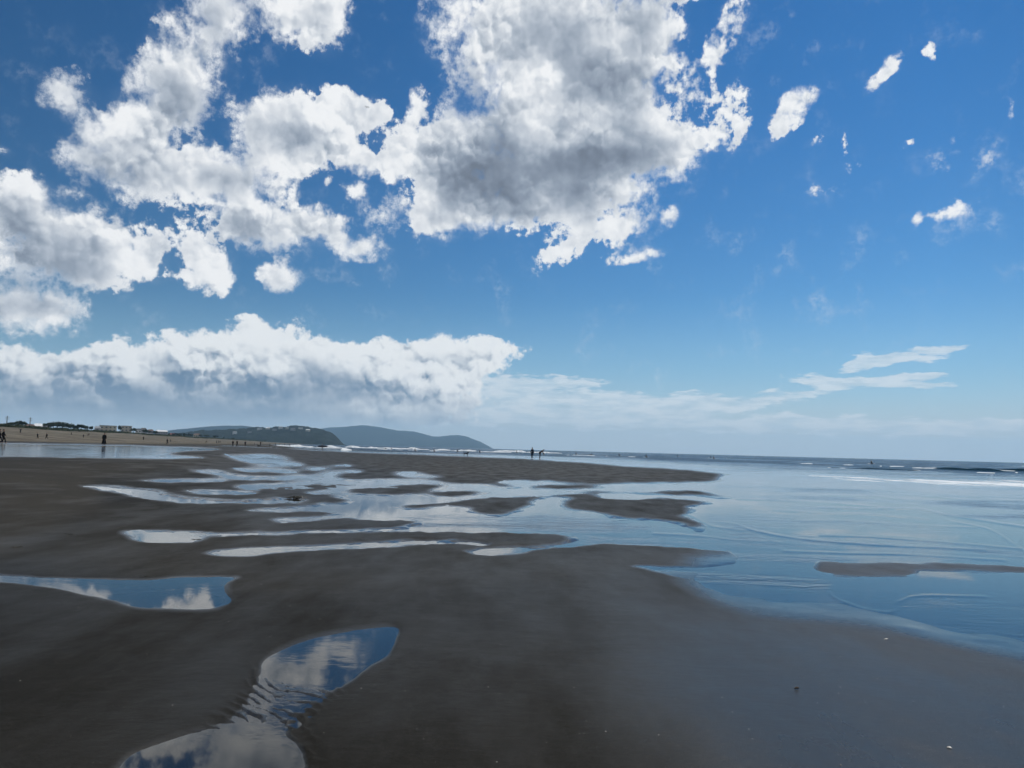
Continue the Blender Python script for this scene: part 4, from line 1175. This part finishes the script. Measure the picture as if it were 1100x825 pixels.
surfer(728, 490, 330, 'the faint sitting surfer fifth in the line right of the pair')
surfer(763.2, 490.8, 320, 'the left one of two surfers sitting close together')
surfer(766.4, 491.0, 250, 'the right one of two surfers sitting close together')
surfer(935.8, 495.8, 230, 'the lone sitting surfer far to the right')

dog_m = flat_mat('dog_coat', (.014, .012, .011), (.03, .026, .022), .8, 9)
def dog(u, v, face, label, sc=1.0):
    p = hit(u, v)
    V_ = [(0,-.28,.50),(0,-.10,.50),(0,.12,.50),(0,.26,.52),(0,.38,.62),(0,.46,.72),(0,.55,.72),(0,.66,.69),  # back, chest, neck, head, muzzle
          (0,-.40,.56),(0,-.54,.66),(0,-.62,.76),
          (.08,.24,.40),(.085,.21,.24),(.085,.24,.05),(.085,.29,.02),(-.08,.24,.40),(-.085,.30,.24),(-.085,.27,.06),(-.085,.33,.02),
          (.08,-.28,.42),(.09,-.20,.29),(.09,-.36,.19),(.09,-.33,.05),(.09,-.28,.02),(-.08,-.28,.42),(-.09,-.24,.29),(-.09,-.40,.19),(-.09,-.37,.05),(-.09,-.32,.02),
          (.055,.44,.82),(-.055,.44,.82)]
    E_ = [(0,1),(1,2),(2,3),(3,4),(4,5),(5,6),(6,7),(0,8),(8,9),(9,10),(3,11),(11,12),(12,13),(13,14),(3,15),(15,16),(16,17),(17,18),
          (0,19),(19,20),(20,21),(21,22),(22,23),(0,24),(24,25),(25,26),(26,27),(27,28),(5,29),(5,30)]
    Rr = [.11,.105,.12,.13,.085,.085,.06,.035,.03,.022,.014,.06,.038,.026,.026,.06,.038,.026,.026,.075,.05,.03,.024,.026,.075,.05,.03,.024,.026,.02,.02]
    t = empty('dog', p, -math.atan2(p.x, p.y)-R(face), sc)
    obj('body', skin_mesh('body', V_, E_, Rr, dog_m), None, t)
    return tag(t, label, 'dog')
dog(500.4, 489.7, 95, 'black dog trotting along the sea edge of the sand bar', 1.0)
dog(278.2, 480.4, 270, 'small dark dog at the feet of the distant walker', 1.0)

# --- a bird high over the beach
fe = flat_mat('plumage', (.03, .03, .032), (.06, .06, .062), .8, 8)
def bird():
    d_ = ray(394, 115); p = CAM+d_*230
    t = empty('bird', p, R(30))
    bm = bmesh.new(); rings = []
    for y, r in ((-.30,.01),(-.22,.035),(-.08,.065),(.06,.07),(.17,.045),(.23,.045),(.28,.03),(.35,.006)):
        rings.append([bm.verts.new((math.cos(k*math.pi/5)*r, y, math.sin(k*math.pi/5)*r)) for k in range(10)])
    for a, b in zip(rings, rings[1:]):
        for k in range(10): bm.faces.new((a[k], a[(k+1) % 10], b[(k+1) % 10], b[k]))
    bm.faces.new(rings[0][::-1]); bm.faces.new(rings[-1]); obj('body', bm, fe, t, True)
    for s in (-1, 1):
        bm = bmesh.new()
        st = [(.05,.12,-.09,.02),(.30,.16,-.06,.13),(.52,.10,-.10,.12),(.78,-.06,-.16,.05)]
        tp = [[bm.verts.new((s*x, a, z+.012)), bm.verts.new((s*x, b, z+.006)), bm.verts.new((s*x, b, z-.004)), bm.verts.new((s*x, a, z-.010))] for x, a, b, z in st]
        for a, b in zip(tp, tp[1:]):
            for k in range(4): bm.faces.new((a[k], a[(k+1) % 4], b[(k+1) % 4], b[k]))
        bm.faces.new(tp[0]); bm.faces.new(tp[-1][::-1]); obj('wing', bm, fe, t)
    bm = bmesh.new()
    q = [(-.03,-.26),(.03,-.26),(.08,-.46),(0,-.43),(-.08,-.46)]
    a = [bm.verts.new((x, y, .008)) for x, y in q]; b = [bm.verts.new((x, y, -.004)) for x, y in q]
    bm.faces.new(a); bm.faces.new(b[::-1])
    for k in range(5): bm.faces.new((a[k], a[(k+1) % 5], b[(k+1) % 5], b[k]))
    obj('tail', bm, fe, t)
    tag(t, 'small dark bird gliding against the white cloud', 'bird')
bird()

# --- small things lying on the sand
shell_m = flat_mat('shell', (.66, .62, .55), (.50, .44, .36), .35, 30, .5)
weed_m = flat_mat('seaweed', (.018, .016, .010), (.035, .030, .016), .4, 14, .5)
wood_m = flat_mat('driftwood', (.09, .065, .045), (.05, .036, .026), .85, 18)
def shell(u, v, s, rz, label):
    p = hit(u, v); bm = bmesh.new(); n, mth = 26, 7; rows = []
    for j in range(mth+1):
        k = j/mth; row = []
        for i in range(n+1):
            a = R(-70)+R(140)*i/n
            rr_ = s*k*(1+.035*math.cos(i*math.pi*1.0)*k)
            h = s*.42*math.sin(math.pi*min(k*.9+.1, 1))*math.cos((a)*.9)**.6+.010*s*math.cos(i*math.pi)*k
            row.append(bm.verts.new((rr_*math.sin(a), rr_*math.cos(a), max(h, 0)+.001)))
        rows.append(row)
    for a, b in zip(rows, rows[1:]):
        for i in range(n): bm.faces.new((a[i], a[i+1], b[i+1], b[i]))
    bmesh.ops.remove_doubles(bm, verts=bm.verts, dist=1e-5)
    bmesh.ops.solidify(bm, geom=bm.faces[:], thickness=s*.05)
    o = obj('shell', bm, shell_m, None, True); o.location = p; o.rotation_euler = (R(8), R(12), rz)
    tag(o, label, 'shell')
shell(1021, 803, .017, 1.9, 'pale seashell lying on the dark sand, nearest to the right')
shell(952, 686.5, .018, 2.6, 'tiny pale seashell lying on the sand below the thin wash of water')
def weed(u, v, s, n, seed, label):
    p = hit(u, v); rd_ = random.Random(seed); bm = bmesh.new()
    for k in range(n):
        a = rd_.uniform(0, 6.28); x, y = rd_.gauss(0, s*.3), rd_.gauss(0, s*.2); z = rd_.uniform(.004, s*.14)
        pts = []
        for i in range(8):
            a += rd_.uniform(-.5, .5); x += math.cos(a)*s*.13; y += math.sin(a)*s*.09
            pts.append((x, y, max(z+rd_.uniform(-.25, .25)*s*.12, .004)))
        w = s*rd_.uniform(.02, .05)
        tube(bm, pts, [w*.5, w, w, w*.9, w, w*.8, w*.6, w*.25], 6)
    o = obj('seaweed_clump', bm, weed_m, None, True); o.location = p; tag(o, label, 'seaweed')
weed(18.5, 587.6, .07, 12, 1, 'dark seaweed scrap at the left edge, above the blue pool')
weed(74, 574, .075, 10, 2, 'flat dark seaweed scrap left of the pale strand of water')
weed(130, 566, .05, 9, 3, 'tiny seaweed scrap above the tip of the pale strand')
weed(211, 579.6, .06, 12, 4, 'dark seaweed clump on the near edge of the pale strand')
weed(155.5, 619, .045, 12, 5, 'small dark seaweed clump on the far bank of the blue pool')
weed(227, 518.4, .10, 10, 6, 'dark seaweed scrap between the far thin strands')
weed(316, 534.8, .26, 26, 7, 'largest dark heap of seaweed on the sand tongue by the runnel')
weed(455, 673.2, .015, 8, 10, 'speck of seaweed right of the centre pool')
def stick(u, v, L, rz, label):
    p = hit(u, v); bm = bmesh.new()
    tube(bm, [(-L/2, 0, .006), (-L*.2, L*.05, .009), (L*.15, -L*.02, .008), (L/2, L*.06, .006)], [.003, .006, .0055, .002], 7)
    tube(bm, [(L*.1, 0, .009), (L*.25, L*.14, .014)], [.003, .0015], 6)
    o = obj('driftwood_twig', bm, wood_m, None, True); o.location = p; o.rotation_euler = (0, 0, rz); tag(o, label, 'driftwood')
stick(856, 740, .035, .3, 'short brown twig lying on the dark sand in front')

# shell grit and fine pebbles strewn over the near sand
bm = bmesh.new(); rg_ = random.Random(21)
for i in range(900):
    a_ = rg_.uniform(-.75, .75); r_ = 2.6+9*rg_.random()**1.6
    x, y = r_*math.sin(a_), r_*math.cos(a_); z = ground_at(x, y)
    if z < .006: continue
    s_ = rg_.choice((.0016, .002, .0025, .003, .0045))
    vs_ = [bm.verts.new((x+math.cos(k*1.2566+i)*s_*rg_.uniform(.7, 1.3), y+math.sin(k*1.2566+i)*s_*rg_.uniform(.7, 1.3), z-.0005)) for k in range(5)]
    tp = bm.verts.new((x, y, z+s_*.8))
    for k in range(5): bm.faces.new((vs_[k], vs_[(k+1) % 5], tp))
    bm.faces.new(vs_[::-1])
def grit_mat():
    mt, t, out = mat('shell_grit')
    pos = t.new('ShaderNodeTexCoord').outputs['Object']
    n = t.noise(pos, 9, 1, .5)
    p = t.new('ShaderNodeBsdfPrincipled', {'Base Color': t.mix(t.step(n, .42, .58), (.035, .03, .026), (.34, .31, .27)), 'Roughness': .6})
    t.l.new(p.outputs[0], out.inputs[0]); return mt
o = obj('shell_grit', bm, grit_mat()); tag(o, kind='stuff')

# ------------------------------------------------------------------ breaking surf
def foam_material():
    mt, t, out = mat('white_water')
    pos = t.new('ShaderNodeTexCoord').outputs['Object']
    n = t.noise(pos, 2.2, 5, .65)
    col = t.mix(t.step(n, .30, .55), (.42, .50, .53), (.82, .84, .85))
    p = t.new('ShaderNodeBsdfPrincipled', {'Base Color': col, 'Roughness': .8, 'Specular IOR Level': .2,
              'Normal': t.new('ShaderNodeBump', {'Height': n, 'Strength': 1, 'Distance': .25}).outputs[0]})
    t.l.new(p.outputs[0], out.inputs[0]); return mt
fo_m = foam_material()
bm = bmesh.new(); rf = random.Random(11)
def breaker(u0, u1, v0, v1, r, hpx, gap=.3, wpx=1.0, seed=0):
    """a crest of white water between two columns; r in metres, hpx crest height as seen"""
    n = max(8, int((u1-u0)*r/FOC/.45)); ring = None
    for i in range(n+1):
        s = i/n; u = u0+(u1-u0)*s
        a = px_dir(u); rad = r+6*float(fbm(np.array(u*.11), np.array(seed*3.1), 300, 3))
        g = float(fbm(np.array(u*.09+seed*7), np.array(seed*1.3), 310, 4, .42))+.5
        env = min(1, s*6+.05, (1-s)*6+.05)
        h = hpx*r/FOC*env*max(0, min(1.25, (g-gap)*2.6))
        w = .5+h*1.3
        sec = []
        for k, (dy, z) in enumerate(((-2.6, -.12), (-1.3, .22), (-.75, .72), (-.1, 1.0), (.5, .75), (1.2, .2), (2.2, -.12))):
            q = rad+dy*w*.5
            zz = z*h+(.07*h*rf.uniform(-1, 1) if 0 < k < 6 else -.04)
            sec.append(bm.verts.new((q*math.sin(a), q*math.cos(a), zz)))
        if ring:
            if h > .05:
                for k in range(6): bm.faces.new((ring[k], sec[k], sec[k+1], ring[k+1]))
        ring = sec
for args in ((296, 352, 385, 1.7, .18, 1), (318, 376, 300, 1.0, .30, 2), (345, 400, 430, 1.5, .26, 3), (388, 446, 400, 1.6, .30, 4), (434, 484, 380, 2.1, .15, 5),
             (395, 480, 285, .8, .36, 6), (492, 514, 390, 1.6, .18, 7), (530, 566, 400, 1.6, .20, 8), (560, 606, 380, 1.1, .32, 9), (470, 570, 315, .7, .38, 10),
             (600, 720, 240, .6, .46, 11), (840, 1030, 165, .6, .38, 12), (960, 1100, 146, .55, .12, 13), (1004, 1044, 138.4, .5, .20, 22), (1034, 1080, 132.6, .5, .22, 23), (1040, 1200, 96, .5, .34, 14), (900, 1080, 102, .55, .40, 15),
             (366, 380, 200, 1.8, .1, 16), (1000, 1110, 127, .6, .34, 17), (860, 1110, 112, .5, .38, 18), (880, 1150, 84, .45, .40, 19), (850, 1000, 72, .4, .44, 20), (940, 1160, 66, .5, .40, 21)):
    breaker(args[0], args[1], 0, 0, args[2], args[3], args[4], seed=args[5])
o = obj('surf', bm, fo_m, None, True); tag(o, kind='stuff')

# the dark unbroken swell in front of the breakers on the right
def swell_mat():
    mt, t, out = mat('swell_water')
    pos = t.new('ShaderNodeNewGeometry').outputs['Position']
    n = t.noise(pos, 1.6, 5, .6)
    p = t.new('ShaderNodeBsdfPrincipled', {'Base Color': (.012, .034, .055, 1), 'Roughness': .6, 'Specular IOR Level': 0.0,
              'Normal': t.new('ShaderNodeBump', {'Height': n, 'Strength': .8, 'Distance': .12}).outputs[0]})
    t.l.new(p.outputs[0], out.inputs[0]); return mt
bm = bmesh.new()
def swell_ridge(u0, u1, r, h0, seed):
    n = 60; ring = None
    for i in range(n+1):
        s = i/n; u = u0+(u1-u0)*s; a = px_dir(u)
        h = h0*math.sin(math.pi*s)**.6*(.75+.6*float(fbm(np.array(u*.06), np.array(seed*1.0), 330, 3)))
        sec = []
        for dy, z in ((-1.7, -.25), (-.9, .12), (-.55, .5), (-.3, .85), (0, 1), (.6, .85), (1.6, .45), (3.2, .0), (4.5, -.3)):
            q = r+dy*1.1+2*float(fbm(np.array(u*.05), np.array(seed*2.0), 340, 3))
            sec.append(bm.verts.new((q*math.sin(a), q*math.cos(a), z*h)))
        if ring:
            for k in range(8): bm.faces.new((ring[k], sec[k], sec[k+1], ring[k+1]))
        ring = sec
swell_ridge(1000, 1046, 138, .42, 1); swell_ridge(1030, 1082, 132, .46, 2); swell_ridge(1064, 1140, 150, .5, 4); swell_ridge(890, 990, 112, .16, 5)
o = obj('sea_swell', bm, swell_mat(), None, True); tag(o, kind='structure')
